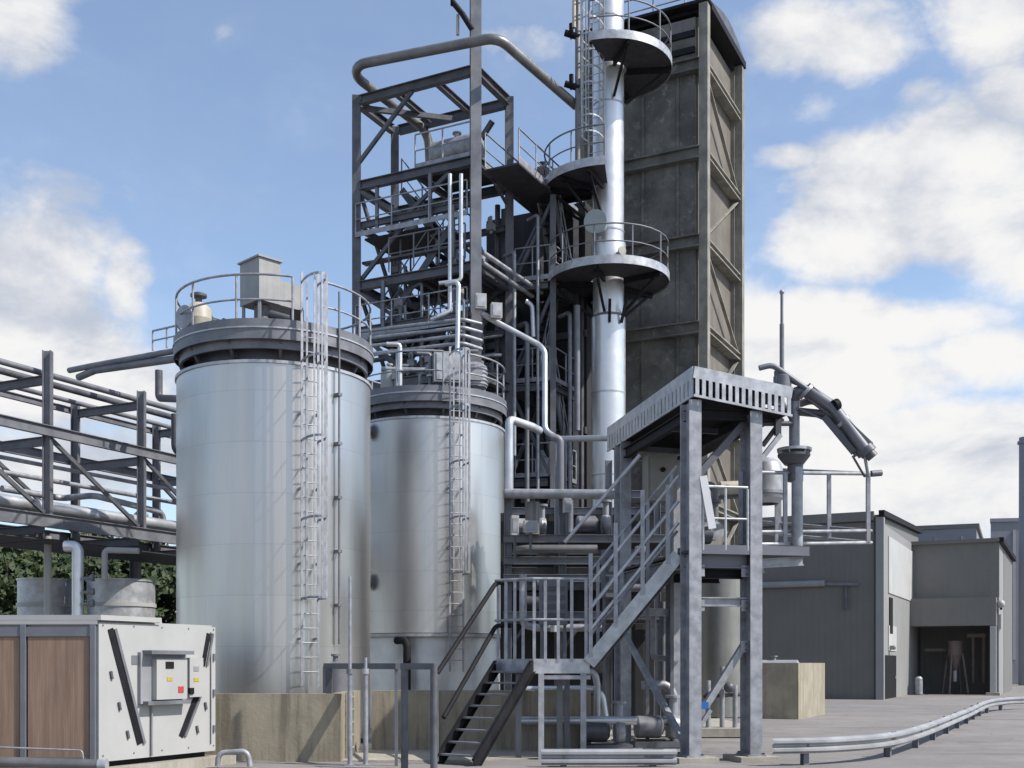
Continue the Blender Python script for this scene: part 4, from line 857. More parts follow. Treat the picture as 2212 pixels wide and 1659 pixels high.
FN = V((-FX.y, FX.x, 0)); FN = FN if FN.y < 0 else -FN
for k in range(4):
    s0 = 0.06+k*1.05; ctr = kx(s0+0.5, 0, 0)+FN*0.012
    MB().bar(ctr+Z*(ZB+0.06), ctr+Z*(ZT-0.25), 0.05, 0.92, FX).build('louvre_panel', 'wood', t)
    MB().bar(kx(s0-0.02, 0, ZB+0.02)+FN*0.03, kx(s0-0.02, 0, ZT-0.06)+FN*0.03, 0.08, 0.075, FX).build('mullion', 'frame_grey', t)
MB().bar(kx(0.06, 0, ZT-0.17)+FN*0.028, kx(5.9, 0, ZT-0.17)+FN*0.028, 0.05, 0.14).build('head_rail', 'frame_grey', t)
MB().bar(kx(-0.02, 0, ZT-0.03)+FN*0.02, kx(5.9, 0, ZT-0.03)+FN*0.02, 0.06, 0.06).build('top_flange', 'white', t)
MB().bar(kx(0.06, 0, ZB+0.03)+FN*0.028, kx(5.9, 0, ZB+0.03)+FN*0.028, 0.05, 0.06).build('sill_rail', 'frame_grey', t)
p = MB(); p.prism([kx(-0.25, -0.15, 0)[:2], kx(6.2, -0.15, 0)[:2], kx(6.2, 2.75, 0)[:2], kx(-0.25, 2.75, 0)[:2]], 0.0, 0.15); tag(p.build('plinth', 'pad'), 'pale concrete plinth under the white chiller', 'plinth')
sk = MB(); sk.prism([kx(0.08, 0.08, 0)[:2], kx(5.9, 0.08, 0)[:2], kx(5.9, 2.45, 0)[:2], kx(0.08, 2.45, 0)[:2]], 0.15, ZB); sk.build('skid', 'black', t)
t = thing('water_pipe', D(120, 1650, 16.2), 'dark lagged pipe running level along the foot of the louvred chiller', 'pipe')
MB().tube([D(-60, 1644, 16.3), D(218, 1652, 16.3)], 0.075, 14).build('run', 'pipe_dull', t); flange(MB(), D(222, 1652, 16.3), V((1, 0, 0)), 0.085, 0.12).build('end_cap', 'galv_new', t)
MB().tube([D(-60, 1612, 16.4), D(178, 1621, 16.4), D(180, 1650, 16.4)], 0.014, 8, True, 0.06).build('trace_line', 'galv', t)
pipe('hoop_pipe', [D(470, 1655, 18.6), D(472, 1626, 18.6), D(535, 1622, 18.6), D(540, 1655, 18.6)], 0.045, 'galv', 'small grey hoop of pipe rising from the ground right of the chiller', 0.12)

# ------------------------------------------------------------------ things behind the chiller: short tanks, pipes, posts
for (x0, x1, yt, lab) in ((42, 156, 1256, 'pale short tank behind the chiller, left of the fat elbow pipe'), (192, 332, 1258, 'pale short tank behind the chiller, right of the fat elbow pipe')):
    Y = 30.0; a, b_ = D(x0, yt, Y), D(x1, yt, Y); c = V(((a.x+b_.x)/2, Y, 0)); r = (b_.x-a.x)/2
    t = thing('low_tank', c, lab, 'tank', 'short tanks behind the chiller'); MB().lathe(c, [(r, 0), (r, a.z), (r+0.03, a.z), (r+0.03, a.z+0.05), (0, a.z+0.06)], 40).build('shell', 'galv_new', t)
    MB().annulus(c, r-0.02, r+0.03, D(x0, 1312, Y).z, D(x0, 1312, Y).z+0.1, 40).build('band', 'white', t)
t = thing('elbow_pipe', D(168, 1330, 24), 'fat bright pipe rising behind the chiller with an elbow at its top', 'pipe')
MB().tube([D(168, 1420, 24.0), D(168, 1180, 24.0), D(140, 1180, 24.0)], 0.12, 14, True, 0.25).build('run', 'pipe', t)
for y in (1250, 1280, 1305):
    m = MB(); m.tube([D(180, y, 23.9), D(203, y-2, 23.9)], 0.04, 8); flange(m, D(200, y-2, 23.9), V((1, 0, 0)), 0.08); m.build('branch', 'galv_dull', t)
pipe('white_pole', [D(103, 1330, 27.0), D(103, 1158, 27.0)], 0.085, 'white', 'white upright pole in front of the left short tank', 0, 'pole')
pipe('square_hoop_pipe', [D(226, 1252, 26.5), D(226, 1188, 26.5), D(300, 1190, 26.5)], 0.07, 'white', 'white square bend of pipe above the right short tank', 0.1)
# ------------------------------------------------------------------ pipe rack (left)
RO = V((D(103, 0, 26.0).x, 26.0, 0))
def rk(s, t_, z): return RO+ER*s+EL*t_+Z*z
t = thing('pipe_rack', RO, 'elevated lattice pipe rack of dark galvanised steel on the left', 'pipe rack')
SB = [-5.8, -2.9, 0, 2.9, 5.8, 8.7]; RW = 2.3; z0, z1, z2 = 4.95, 7.0, 8.75
def rb(p, q, w=0.14, h=0.16, n='beam', mt='galv_dull'): MB().hsec(p, q, w, h, 0.018).build(n, mt, t)
for tt in (0, RW):
    for k, s in enumerate(SB):
        top = {0: 8.85, 2.9: 8.55}.get(s, 8.6) if tt == 0 else 8.5
        MB().hsec(rk(s, tt, z0-0.1), rk(s, tt, top), 0.17, 0.19, 0.02, (1, 0, 0)).build('post', 'galv_dull', t)
    rb(rk(SB[0], tt+(-0.12 if tt == 0 else 0.12), z0), rk(SB[-1], tt+(-0.12 if tt == 0 else 0.12), z0), 0.12, 0.30, 'chord'); rb(rk(SB[0], tt+(-0.12 if tt == 0 else 0.12), z1), rk(SB[-1], tt+(-0.12 if tt == 0 else 0.12), z1), 0.12, 0.24, 'chord')
    if tt: rb(rk(SB[0], tt+0.12, 8.3), rk(SB[-1], tt+0.12, 8.3), 0.1, 0.16, 'chord')
    for k in range(len(SB)-1):
        MB().bar(rk(SB[k]+0.1, tt, z1-0.15), rk(SB[k+1]-0.1, tt, z0+0.2), 0.07, 0.09).build('brace', 'dark', t)
for s in SB:
    for z in (z0-0.16, z1-0.2, 8.2): rb(rk(s, 0.1, z), rk(s, RW-0.1, z), 0.13, 0.2, 'cross_beam')
for k in range(5):
    MB().prism([rk(SB[k]+0.06, 0.05, 0)[:2], rk(SB[k+1]-0.06, 0.05, 0)[:2], rk(SB[k+1]-0.06, RW-0.05, 0)[:2], rk(SB[k]+0.06, RW-0.05, 0)[:2]], z0-0.42, z0-0.38).build('deck_plate', 'grating', t)
for (s, tt) in ((5.0, 0.0), (5.0, RW), (-4.5, 0), (-4.5, RW)):
    MB().hsec(rk(s, tt, 0), rk(s, tt, z0-0.3), 0.24, 0.26, 0.025, (1, 0, 0)).build('leg', 'galv_dull', t)
labs = ['outermost upper pipe along the pipe rack, nearest the camera', 'middle one of the three upper pipes along the pipe rack', 'rearmost upper pipe along the pipe rack']
for k, (tt, z, r) in enumerate(((0.35, 8.42, 0.07), (1.1, 8.44, 0.08), (1.95, 8.4, 0.06))):
    pipe('rack_pipe', [rk(-6, tt, z), rk(9.4, tt, z)], r, ('galv_dull', 'dark', 'galv_dull', 'galv_dull')[k], labs[k], 0, group='upper pipes on the rack')
labs = ['fat grey lower pipe inside the rack truss, nearest the camera', 'thinner bright lower pipe inside the rack truss, in the middle', 'dull lower pipe inside the rack truss, at the back']
for k, (tt, z, r) in enumerate(((0.45, 5.35, 0.15), (1.05, 5.28, 0.09), (1.75, 5.38, 0.16))):
    pipe('truss_pipe', [rk(-6, tt, z), rk(9.4, tt, z)], r, ('pipe', 'pipe', 'pipe_dull')[k], labs[k], 0, group='lower pipes in the rack truss')
for k, (tt, z, r, lb) in enumerate(((0.6, 6.35, 0.05, 'thin pipe at mid height in the rack truss, near side'), (1.5, 6.2, 0.06, 'thin pipe at mid height in the rack truss, far side'))):
    pipe('thin_pipe', [rk(-6, tt, z), rk(9.4, tt, z)], r, 'galv', lb, 0)
for k, (s, tt, r, lb) in enumerate(((-1.6, 0.7, 0.25, 'grey valve body sitting on the lower rack pipes at the left edge'), (3.9, 1.0, 0.16, 'small bright valve on the lower rack pipes near the large tank'))):
    q = thing('rack_valve', rk(s, tt, 5.5), lb, 'valve'); c = rk(s, tt, 5.45); MB().sphere(c+Z*0.15, r, 16, (1.2, 1.2, 0.8)).build('body', 'galv_dull' if k == 0 else 'galv_new', q)
    m = MB(); m.tube([c+Z*0.2, c+Z*(0.3+r*2)], r*0.3, 8); m.lathe(c+Z*(0.3+r*2), [(0, 0), (r*0.8, 0), (r*0.8, 0.04), (0, 0.04)], 16); m.build('handwheel', 'dark', q)
drum('rack_vessel', rk(-2.4, 1.5, 5.05), 0.34, 1.6, 'galv_dull', 'dull horizontal vessel lying inside the rack truss at the left picture edge', horizontal=ER)
pipe('rack_offset_pipe', [rk(0.4, 2.0, 5.9), rk(2.2, 2.0, 5.9), rk(2.2, 0.9, 5.9), rk(4.6, 0.9, 5.75), rk(4.6, 0.9, 5.3)], 0.08, 'galv', 'zigzag grey pipe inside the rack truss near the large tank', 0.2)
pipe('rack_drop_pipe', [rk(4.4, 0.3, 8.3), rk(4.4, 0.3, 7.3), rk(5.6, 0.3, 7.3), rk(5.6, 0.3, 5.6)], 0.1, 'dark', 'dark stepped pipe dropping through the rack next to the large tank', 0.2)
pipe('bridge_pipe', [D(150, 800, 29.5), D(200, 790, 28.8), D(400, 754, 26.8)], 0.075, 'galv_dull', 'upper of two pipes bridging from the rack to the large tank top', 0.1, group='pipes from rack to tank')
pipe('bridge_pipe', [D(170, 815, 29.3), D(205, 800, 28.8), D(400, 772, 26.8)], 0.09, 'galv_dull', 'lower of two pipes bridging from the rack to the large tank top', 0.1, group='pipes from rack to tank')
t = thing('access_rail', D(355, 755, 27.5), 'small grey access guard rail left of the large tank platform', 'guard rail')
railing(t, [D(330, 757, 28.0), D(392, 745, 26.6)], 0.48, (0.24,), 0.75, 0.026, 'galv')
pipe('tank_side_pipe', [D(343, 800, 27.6), D(343, 860, 27.6), D(400, 862, 26.5)], 0.09, 'dark', 'black square pipe bend between the rack and the large tank', 0.15)

# ------------------------------------------------------------------ trees beyond the rack
def tree(x, Y, h, r, label, seed):
    rnd = random.Random(seed); b0 = V((x, Y, 0)); t = thing('tree', b0, label, 'tree', 'dark trees behind the pipe rack')
    m = MB(); m.tube([b0, b0+V((0.1, 0, h*0.3)), b0+V((-0.1, 0.1, h*0.62)), b0+V((0.15, 0, h*0.9))], [0.3, 0.23, 0.14, 0.03], 8)
    for k in range(9):
        a = rnd.uniform(0, 6.28); z = h*rnd.uniform(0.25, 0.75); e = V((cos(a), sin(a), 0.5))
        m.tube([b0+Z*z, b0+Z*z+e*r*0.35, b0+Z*(z+h*0.05)+e*r*0.75], [0.1, 0.06, 0.02], 6)
    m.build('trunk', 'bark', t)
    m = MB(); clumps = []
    for k in range(60):
        a = rnd.uniform(0, 6.28); zz = rnd.uniform(0.02, 1.0); rr = r*sqrt(rnd.random())*(1.08-0.62*zz**2)
        clumps.append((b0+V((cos(a)*rr, sin(a)*rr, h*(0.12+0.84*zz))), rnd.uniform(0.5, 1.1)*r*0.26))
    for c, cr in clumps:
        for j in range(105):
            d = V((rnd.gauss(0, 1), rnd.gauss(0, 1), rnd.gauss(0, 0.8))).normalized()*cr*rnd.uniform(0.55, 1.1)
            pp = c+d; s = rnd.uniform(0.11, 0.24); u = V((rnd.gauss(0, 1), rnd.gauss(0, 1), rnd.gauss(0, 1))).normalized(); w = u.orthogonal().normalized()
            m.add([pp-u*s, pp-w*s*0.55, pp+u*s, pp+w*s*0.55], [(0, 1, 2, 3)])
    m.build('crown', 'leaf', t)
for k, (x, Y, h, r, lb) in enumerate(((-22.6, 52, 7.4, 3.4, 'leafy dark tree at the left edge under the pipe rack'), (-19.0, 54, 7.9, 3.2, 'dark tree behind the white pole left of the fat elbow pipe'), (-16.2, 50, 7.0, 2.7, 'dark tree seen inside the square bend of white pipe'), (-13.4, 53, 6.9, 2.8, 'dark tree right beside the large tank behind the rack legs'), (-26.5, 56, 7.6, 3.4, 'dark tree cut off by the left picture edge, farthest left'), (-20.6, 47, 6.4, 2.9, 'nearer dark tree between the white pole and the left picture edge'), (-17.6, 46, 6.2, 2.6, 'nearer dark tree above the right short tank'))):
    tree(x, Y, h, r, lb, 11+k)

# ------------------------------------------------------------------ loading gantry
G0 = V((3.11, 19.8, 0))
def ga(u, v, z): return G0+GU*u+GV*v+Z*z
t = thing('loading_gantry', G0, 'galvanised loading gantry on four posts under a slatted sloping canopy', 'gantry')
GAN = t
U1, V1 = 1.12, 4.0
for (u, v, top) in ((0, 0, 6.25), (U1, 0, 6.1), (0, V1, 6.3), (U1, V1, 6.1)):
    MB().hsec(ga(u, v, 0.12), ga(u, v, top), 0.22, 0.46, 0.03, GV).build('post', 'galv', t)
    MB().hexa(ga(u, v, 0.105), GU*0.17, GV*0.28, Z*0.015).build('base_plate', 'galv', t)
def gb(u0, v0, z0, u1, v1, z1, w=0.12, h=0.22, n='beam', mt='galv'): MB().hsec(ga(u0, v0, z0), ga(u1, v1, z1), w, h, 0.02).build(n, mt, t)
FZ = 3.62
for z, h in ((FZ-0.13, 0.24), (2.78, 0.16), (6.05, 0.18)):
    gb(0.11, -0.05, z, U1-0.11, -0.05, z, 0.12, h, 'beam', 'galv' if z < 3 else 'frame_grey' if z < 5 else 'black'); gb(0.11, V1, z, U1-0.11, V1, z, 0.12, h)  # top front beam black: shade under the canopy put into its colour
for z in (FZ-0.13, 6.05): gb(0, 0.19, z, 0, V1-0.19, z, 0.12, 0.2, 'beam', 'frame_grey' if z < 5 else 'black'); gb(U1, 0.19, z, U1, V1-0.19, z, 0.12, 0.2, 'beam', 'galv' if z < 5 else 'black')  # top side beams blackened to paint in canopy shade as well
gb(0, 2.0, FZ-0.13, U1, 2.0, FZ-0.13, 0.1, 0.16); gb(0.12, 0.12, FZ-0.34, U1-0.12, 0.12, FZ-0.34, 0.12, 0.16, 'cross_beam', 'black'); gb(0.12, 1.2, FZ-0.34, U1-0.12, 1.2, FZ-0.34, 0.12, 0.16, 'cross_beam', 'black')  # black cross beams added as the dark shadow band under the floor
gb(U1+0.12, -0.05, FZ-0.16, U1+0.95, -0.05, FZ-0.10, 0.1, 0.16, 'outrigger'); gb(U1+0.12, 1.6, FZ-0.16, U1+0.95, 1.6, FZ-0.1, 0.1, 0.16, 'outrigger')
MB().prism([ga(-0.1, -0.2, 0)[:2], ga(U1+1.0, -0.2, 0)[:2], ga(U1+1.0, V1+0.1, 0)[:2], ga(-0.1, V1+0.1, 0)[:2]], FZ+0.002, FZ+0.045).build('floor_plate', 'grating', t)
MB().bar(ga(-0.1, -0.215, FZ+0.06), ga(U1+1.0, -0.215, FZ+0.06), 0.012, 0.16).build('toe_plate', 'frame_grey', t)
def gbr(p, q, w=0.10, n='brace'): MB().bar(p, q, w, w).build(n, 'galv', t)
gbr(ga(0.12, -0.02, 0.75), ga(U1-0.1, -0.02, 2.1), 0.11); gbr(ga(0.13, -0.1, 0.62), ga(0.32, -0.1, 0.9), 0.07)
gbr(ga(-0.05, V1-0.3, 2.3), ga(-0.05, 0.25, 0.35), 0.10); MB().bar(ga(0.12, 0.1, 4.95), ga(U1-0.1, 0.1, 5.95), 0.12, 0.12).build('brace', 'dark', t); gbr(ga(U1+0.1, 0, 5.2), ga(U1+0.55, 0, 5.75), 0.08)
MB().hexa(ga(0.22, -0.05, 0.98), GU*0.07, GV*0.05, Z*0.06).build('blue_box', 'blue', t)
# canopy: sloping roof sheet inside a slatted fascia
CU0, CU1, CV0, CV1 = -0.06, 1.75, -0.30, 4.9
def cz(u): return 6.80-0.15*(u-CU0)
rf = MB(); vs = [ga(CU0+0.02, CV0+0.02, cz(CU0)-0.02), ga(CU1-0.02, CV0+0.02, cz(CU1)-0.02), ga(CU1-0.02, CV1-0.02, cz(CU1)-0.02), ga(CU0+0.02, CV1-0.02, cz(CU0)-0.02)]
rf.add(vs+[v_-Z*0.05 for v_ in vs], [(0, 1, 2, 3), (7, 6, 5, 4), (0, 4, 5, 1), (1, 5, 6, 2), (2, 6, 7, 3), (3, 7, 4, 0)]); can = rf.build('canopy', 'dark', t)
FH = 0.52
def fascia(a, b_, n, gap, outn, mt):
    d = (b_-a).normalized(); L = (b_-a).length
    m = MB(); m.bar(a-Z*0.10, b_-Z*0.10, 0.02, 0.20, Z)
    m.bar(a-Z*(FH-0.02), b_-Z*(FH-0.02), 0.03, 0.04, Z)
    for k in range(n):
        c = a.lerp(b_, (k+0.5)/n); m.hexa(c-Z*(0.2+(FH-0.24)/2), d*(L/n*(1-gap)/2), outn*0.012, Z*((FH-0.24)/2))
    m.build('fascia', mt, can)
fascia(ga(CU0, CV0-0.01, cz(CU0)), ga(CU1, CV0-0.01, cz(CU1)), 15, 0.45, GV, 'galv_new')
MB().bar(ga(CU0+0.012, CV0+0.03, cz(CU0)-0.26), ga(CU0+0.012, CV1-0.02, cz(CU0)-0.26), 0.008, 0.46).build('fascia_backing', 'galv', can)
fascia(ga(CU0-0.01, CV0+0.01, cz(CU0)), ga(CU0-0.01, CV1, cz(CU0)), 26, 0.22, GU, 'galv_new')
for v in (0.0, 2.0, 4.0): MB().hsec(ga(CU0+0.05, v, cz(CU0)-0.2), ga(CU1-0.05, v, cz(CU1)-0.2), 0.1, 0.16, 0.015).build('rafter', 'dark', can)
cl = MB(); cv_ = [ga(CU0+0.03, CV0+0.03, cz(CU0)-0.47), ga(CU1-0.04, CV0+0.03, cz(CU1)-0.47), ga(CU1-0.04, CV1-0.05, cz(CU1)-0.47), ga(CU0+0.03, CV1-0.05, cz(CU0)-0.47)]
cl.add(cv_+[v_+Z*0.03 for v_ in cv_], [(3, 2, 1, 0), (4, 5, 6, 7), (0, 1, 5, 4), (1, 2, 6, 5), (2, 3, 7, 6), (3, 0, 4, 7)]); cl.build('soffit', 'black', can)  # black sheet paints in the dark underside of the canopy, in shade
for v in (1.0, 3.0):
    MB().hsec(ga(0.0, v, 6.0)-GU*0.0, ga(0.9, v, 5.98), 0.06, 0.1, 0.012).build('hanger', 'dark', can)
# floor-level guard rails of the gantry
railing(t, [ga(0.15, -0.2, FZ+0.045), ga(U1-0.15, -0.2, FZ+0.045)], 1.1, (0.55,), 0.5, 0.026, 'galv_new')
# pads under the posts
for (u, v, lb) in ((0, 0, 'concrete pad under the front left gantry post'), (U1, 0, 'concrete pad under the front right gantry post'), (0, V1, 'concrete pad under the rear left gantry post'), (U1, V1, 'concrete pad under the rear right gantry post')):
    m = MB(); m.hexa(ga(u, v, 0.045), GU*0.36, GV*0.42, Z*0.045); tag(m.build('post_pad', 'pad'), lb, 'pad')
# swing-out boarding cage on the right
t = thing('boarding_cage', ga(U1+0.3, 0.3, FZ), 'tubular steel boarding cage reaching out to the right of the gantry', 'guard rail')
c1, c2, c3 = D(1600, 1176, 20.2), D(1882, 1172, 21.2), D(1612, 1148, 23.0)
def cagepts(dz): return [c1+Z*dz, c2+Z*dz, c3+Z*dz]
H = D(1640, 1024, 20.4).z-c1.z
MB().tube(cagepts(H), 0.035, 10).build('top_rail', 'galv', t); MB().tube(cagepts(0.22), 0.03, 10).build('lower_rail', 'galv', t)
MB().tube(cagepts(0.0), 0.03, 10).build('base_rail', 'galv_new', t)
for (a, b_, f) in ((c1, c2, 0.0), (c1, c2, 0.33), (c1, c2, 0.975), (c2, c3, 0.32), (c2, c3, 0.72)):
    p0 = a.lerp(b_, f); MB().bar(p0, p0+Z*H, 0.07, 0.07, V((0, 1, 0))).build('upright', 'galv', t)
MB().tube([c2+Z*H, c2+Z*H+V((0.2, 0.03, 0.02))], 0.06, 10).build('spring_buffer', 'galv_dull', t)
MB().prism([c1[:2], (c1+V((0.9, 0.25, 0)))[:2], (c3+V((0.5, 0.1, 0)))[:2], c3[:2]], c1.z-0.09, c1.z-0.05).build('tread_plate', 'galv_new', t)
# ------------------------------------------------------------------ loading arm and gear on the gantry
t = thing('tanker_loader', D(1715, 1170, 20.6), 'dark jointed loading arm with twin pipes drooping right from a flanged riser', 'loading arm')
LOADER = t; ra = D(1716, 990, 20.6); rt = D(1716, 862, 20.6)
MB().tube([ra, rt], 0.095, 14).build('riser', 'galv', t)
m = MB(); m.lathe(D(1715, 1004, 20.6), [(0, 0), (0.17, 0), (0.29, 0.15), (0.29, 0.19), (0, 0.19)], 24); m.build('drip_funnel', 'dark', t)
for k in range(6):
    a = k*pi/3; e = V((cos(a), sin(a), 0)); MB().tube([D(1715, 986, 20.6)+e*0.26, D(1715, 970, 20.6)+e*0.3], 0.014, 6).build('stay', 'galv', t)
for y in (992, 972): flange(MB(), D(1716, y, 20.6), Z, 0.31 if y == 972 else 0.2, 0.05).build('flange', 'galv_new', t)
MB().tube([D(1718, 1040, 20.6), D(1718, 1004, 20.6)], 0.14, 14).build('swivel', 'dark', t)
MB().tube([D(1722, 1010, 20.55), D(1722, 1180, 20.55)], 0.10, 14).build('lower_riser', 'galv', t)
MB().tube([rt, D(1717, 848, 20.5), D(1745, 842, 20.4), D(1800, 880, 20.3), D(1870, 972, 20.1)], 0.105, 14, True, 0.22).build('inboard_pipe', 'galv_dull', t)
MB().tube([D(1728, 872, 20.7), D(1760, 862, 20.55), D(1808, 905, 20.4), D(1862, 985, 20.2)], 0.07, 12, True, 0.25).build('return_pipe', 'galv_dull', t)
MB().tube([D(1716, 888, 20.6), D(1795, 896, 20.4), D(1862, 976, 20.2)], 0.075, 12, True, 0.2).build('link_pipe', 'dark', t)
MB().bar(D(1780, 900, 20.3), D(1845, 978, 20.2), 0.09, 0.10).build('balance_spring', 'dark', t)
m = MB(); m.lathe(D(1868, 968, 20.1), [(0, 0), (0.15, 0), (0.15, 0.12), (0.10, 0.12), (0.10, 0.22), (0, 0.22)], 18, V((0.5, -0.1, -0.6))); m.build('coupler', 'dark', t)
MB().bar(D(1745, 832, 20.35), D(1882, 962, 20.05), 0.05, 0.10).build('guide_rail', 'galv_dull', t)
flange(MB(), D(1806, 874, 20.2), V((0.6, 0.2, 0.3)), 0.1, 0.09).build('pulley', 'black', t)
MB().tube([D(1842, 985, 20.1), D(1868, 1030, 20.3)], 0.02, 8).build('hook_rod', 'dark', t); MB().tube([D(1868, 985, 20.1), D(1876, 1030, 20.3)], 0.03, 8).build('hook_chain', 'galv', t)
pipe('canopy_conduit', [D(1640, 795, 20.3), D(1668, 788, 20.3), D(1690, 803, 20.3), D(1745, 842, 20.35), D(1805, 872, 20.3)], 0.05, 'frame_grey', 'bent grey conduit leaving the canopy corner towards the loading arm', 0.2)
t = thing('arm_bracket', D(1682, 880, 20.4), 'dark hinge bracket between the gantry canopy and the loading arm', 'bracket')
MB().bar(D(1680, 800, 20.35), D(1680, 940, 20.35), 0.10, 0.14, V((0, 1, 0))).build('spine', 'dark', t)
for (x0, y0, x1, y1) in ((1640, 915, 1712, 915), (1690, 870, 1710, 905), (1648, 962, 1690, 905)): MB().tube([D(x0, y0, 20.4), D(x1, y1, 20.45)], 0.045, 10).build('arm', 'dark', t)
m = MB(); m.lathe(D(1690, 850, 20.4), [(0, 0), (0.16, 0), (0.16, 0.3), (0.1, 0.36), (0, 0.36)], 18); m.build('hub', 'galv_dull', t)
t = thing('lightning_rod', D(1689, 800, 22.2), 'thin tall lightning rod standing above the canopy corner', 'rod')
MB().tube([D(1689, 830, 22.2), D(1689, 700, 22.2)], 0.045, 8).build('lower_mast', 'galv_dull', t); MB().tube([D(1689, 700, 22.2), D(1689, 632, 22.2)], 0.03, 8).build('upper_mast', 'galv_dull', t); MB().sphere(D(1689, 631, 22.2), 0.05, 10).build('tip', 'galv', t)
t = thing('air_eliminator', D(1655, 1100, 22.0), 'pale rounded vessel on the gantry floor behind the right post', 'vessel')
c = D(1655, 1100, 22.0); zt = D(1655, 988, 22.0).z-c.z
MB().lathe(c, [(0.24, 0.1), (0.33, 0.2), (0.33, zt-0.3), (0.28, zt-0.12), (0.15, zt-0.02), (0, zt)], 28).build('shell', 'galv_new', t)
for k in (-0.2, 0.2): MB().bar(V((c.x+k, c.y, FZ+0.05)), V((c.x+k, c.y, c.z+0.2)), 0.06, 0.06, V((0, 1, 0))).build('leg', 'galv', t)
flange(MB(), c+Z*0.3, Z, 0.40, 0.06).build('flange', 'galv', t)
t = thing('tilted_panel', D(1530, 1140, 19.7), 'bright white narrow panel leaning beside the front gantry post', 'panel')
MB().bar(D(1519, 1028, 19.6), D(1539, 1142, 19.6), 0.13, 0.03, V((0, 1, 0))).build('panel', 'bright_white', t); MB().tube([D(1512, 1025, 19.75), D(1536, 1146, 19.75)], 0.02, 8).build('edge_tube', 'galv_new', t)
t = thing('drum_coil', D(1570, 1060, 21.5), 'tan roll lying on the rack behind the white leaning panel', 'roll')
MB().lathe(D(1555, 1055, 21.3), [(0, 0), (0.13, 0), (0.13, 0.40), (0, 0.40)], 20, V((1, 0.1, 0.05))).build('roll', 'cream', t); MB().bar(D(1545, 1075, 21.4), D(1610, 1072, 21.4), 0.2, 0.05).build('tray', 'dark', t)
t = thing('metering_skid', D(1575, 1150, 21.0), 'dark pump and valve set on the gantry floor behind the guard rail', 'pump')
b0 = ga(0.55, 0.9, FZ+0.05)
MB().hexa(b0+Z*0.08, GU*0.36, GV*0.3, Z*0.08).build('base_frame', 'dark', t); MB().lathe(b0+Z*0.42-GU*0.3, [(0, 0), (0.2, 0), (0.2, 0.45), (0.12, 0.5), (0, 0.5)], 22, GU).build('motor', 'frame_grey', t)
MB().lathe(b0+Z*0.45+GU*0.2, [(0, 0), (0.17, 0), (0.17, 0.16), (0, 0.16)], 22, -GV).build('pump_casing', 'galv_new', t)
m = MB(); m.tube([b0+Z*0.55+GU*0.25, b0+Z*1.3+GU*0.25, b0+Z*1.3-GU*0.3], 0.07, 10, True, 0.12); flange(m, b0+Z*1.0+GU*0.25, Z, 0.13); m.build('discharge_pipe', 'galv_dull', t)
t = thing('valve_cabinet', D(1425, 1080, 23.2), 'beige grey cabinet with one round black dial under the canopy', 'cabinet')
c = D(1425, 1035, 23.2); MB().hexa(c, GU*0.31, GV*0.18, Z*0.46).build('housing', 'beige', t); MB().hexa(c-GV*0.19, GU*0.26, GV*0.01, Z*0.40).build('door', 'beige', t)
MB().lathe(c-GV*0.20+Z*0.16, [(0, 0), (0.05, 0), (0.05, 0.03), (0, 0.03)], 16, -GV).build('dial', 'black', t); MB().hexa(c+Z*0.48, GU*0.36, GV*0.23, Z*0.02).build('lid', 'galv', t)
for k in (-0.25, 0.25): MB().bar(V((c.x+k, c.y, 0)), V((c.x+k, c.y, c.z-0.46)), 0.07, 0.07, V((0, 1, 0))).build('leg', 'galv_dull', t)
q = thing('flood_lamp', D(1386, 970, 23.6), 'small tan lamp housing hung under the rear of the canopy', 'lamp')
MB().hexa(D(1384, 966, 23.6), GU*0.15, GV*0.12, Z*0.13).build('housing', 'cream', q); MB().bar(D(1384, 952, 23.6), D(1384, 915, 23.6), 0.03, 0.03, V((0, 1, 0))).build('hanger', 'dark', q)

for (x0, y0, x1, y1, x2, y2, r) in ((1700, 838, 1790, 872, 1872, 968, 0.03), (1735, 852, 1800, 902, 1850, 985, 0.035), (1690, 818, 1770, 850, 1836, 918, 0.02), (1720, 880, 1800, 915, 1876, 975, 0.02)):
    MB().tube([D(x0, y0, 20.45), D(x1, y1, 20.35), D(x2, y2, 20.2)], r, 8, True, 0.3).build('hose', 'galv_dull', LOADER)
for (x, y) in ((1742, 846), (1820, 912), (1850, 950)): flange(MB(), D(x, y, 20.3), V((0.6, -0.05, -0.6)), 0.16, 0.06).build('flange', 'galv', LOADER)
for (u, v) in ((0, 0), (U1, 0)):
    for du in (-0.13, 0.13):
        for dv in (-0.245, 0.245): MB().lathe(ga(u+du, v+dv, 0.113), [(0, 0), (0.022, 0), (0.022, 0.04), (0, 0.04)], 8).build('anchor_bolt', 'dark', GAN)
for (u, z) in ((0.13, FZ-0.3), (U1-0.13, FZ-0.3), (0.14, 0.85), (U1-0.14, 2.0), (0.13, 2.72), (U1-0.13, 2.72)):
    MB().hexa(ga(u, -0.09, z), GU*0.09, GV*0.006, Z*0.10).build('gusset', 'galv', GAN)
    for dz in (-0.05, 0.05): MB().lathe(ga(u, -0.097, z+dz), [(0, 0), (0.016, 0), (0.016, 0.018), (0, 0.018)], 8, -GV).build('bolt', 'dark', GAN)
MB().tube([ga(0.11, -0.1, 0.3), ga(0.11, -0.1, 5.9)], 0.018, 8).build('cable_run', 'black', GAN); MB().tube([ga(U1+0.115, 0.05, 0.6), ga(U1+0.115, 0.05, 5.8)], 0.022, 8).build('cable_run', 'dark', GAN)
MB().hexa(ga(U1+0.14, -0.02, 1.18), GU*0.03, GV*0.06, Z*0.09).build('push_button', 'black', GAN)

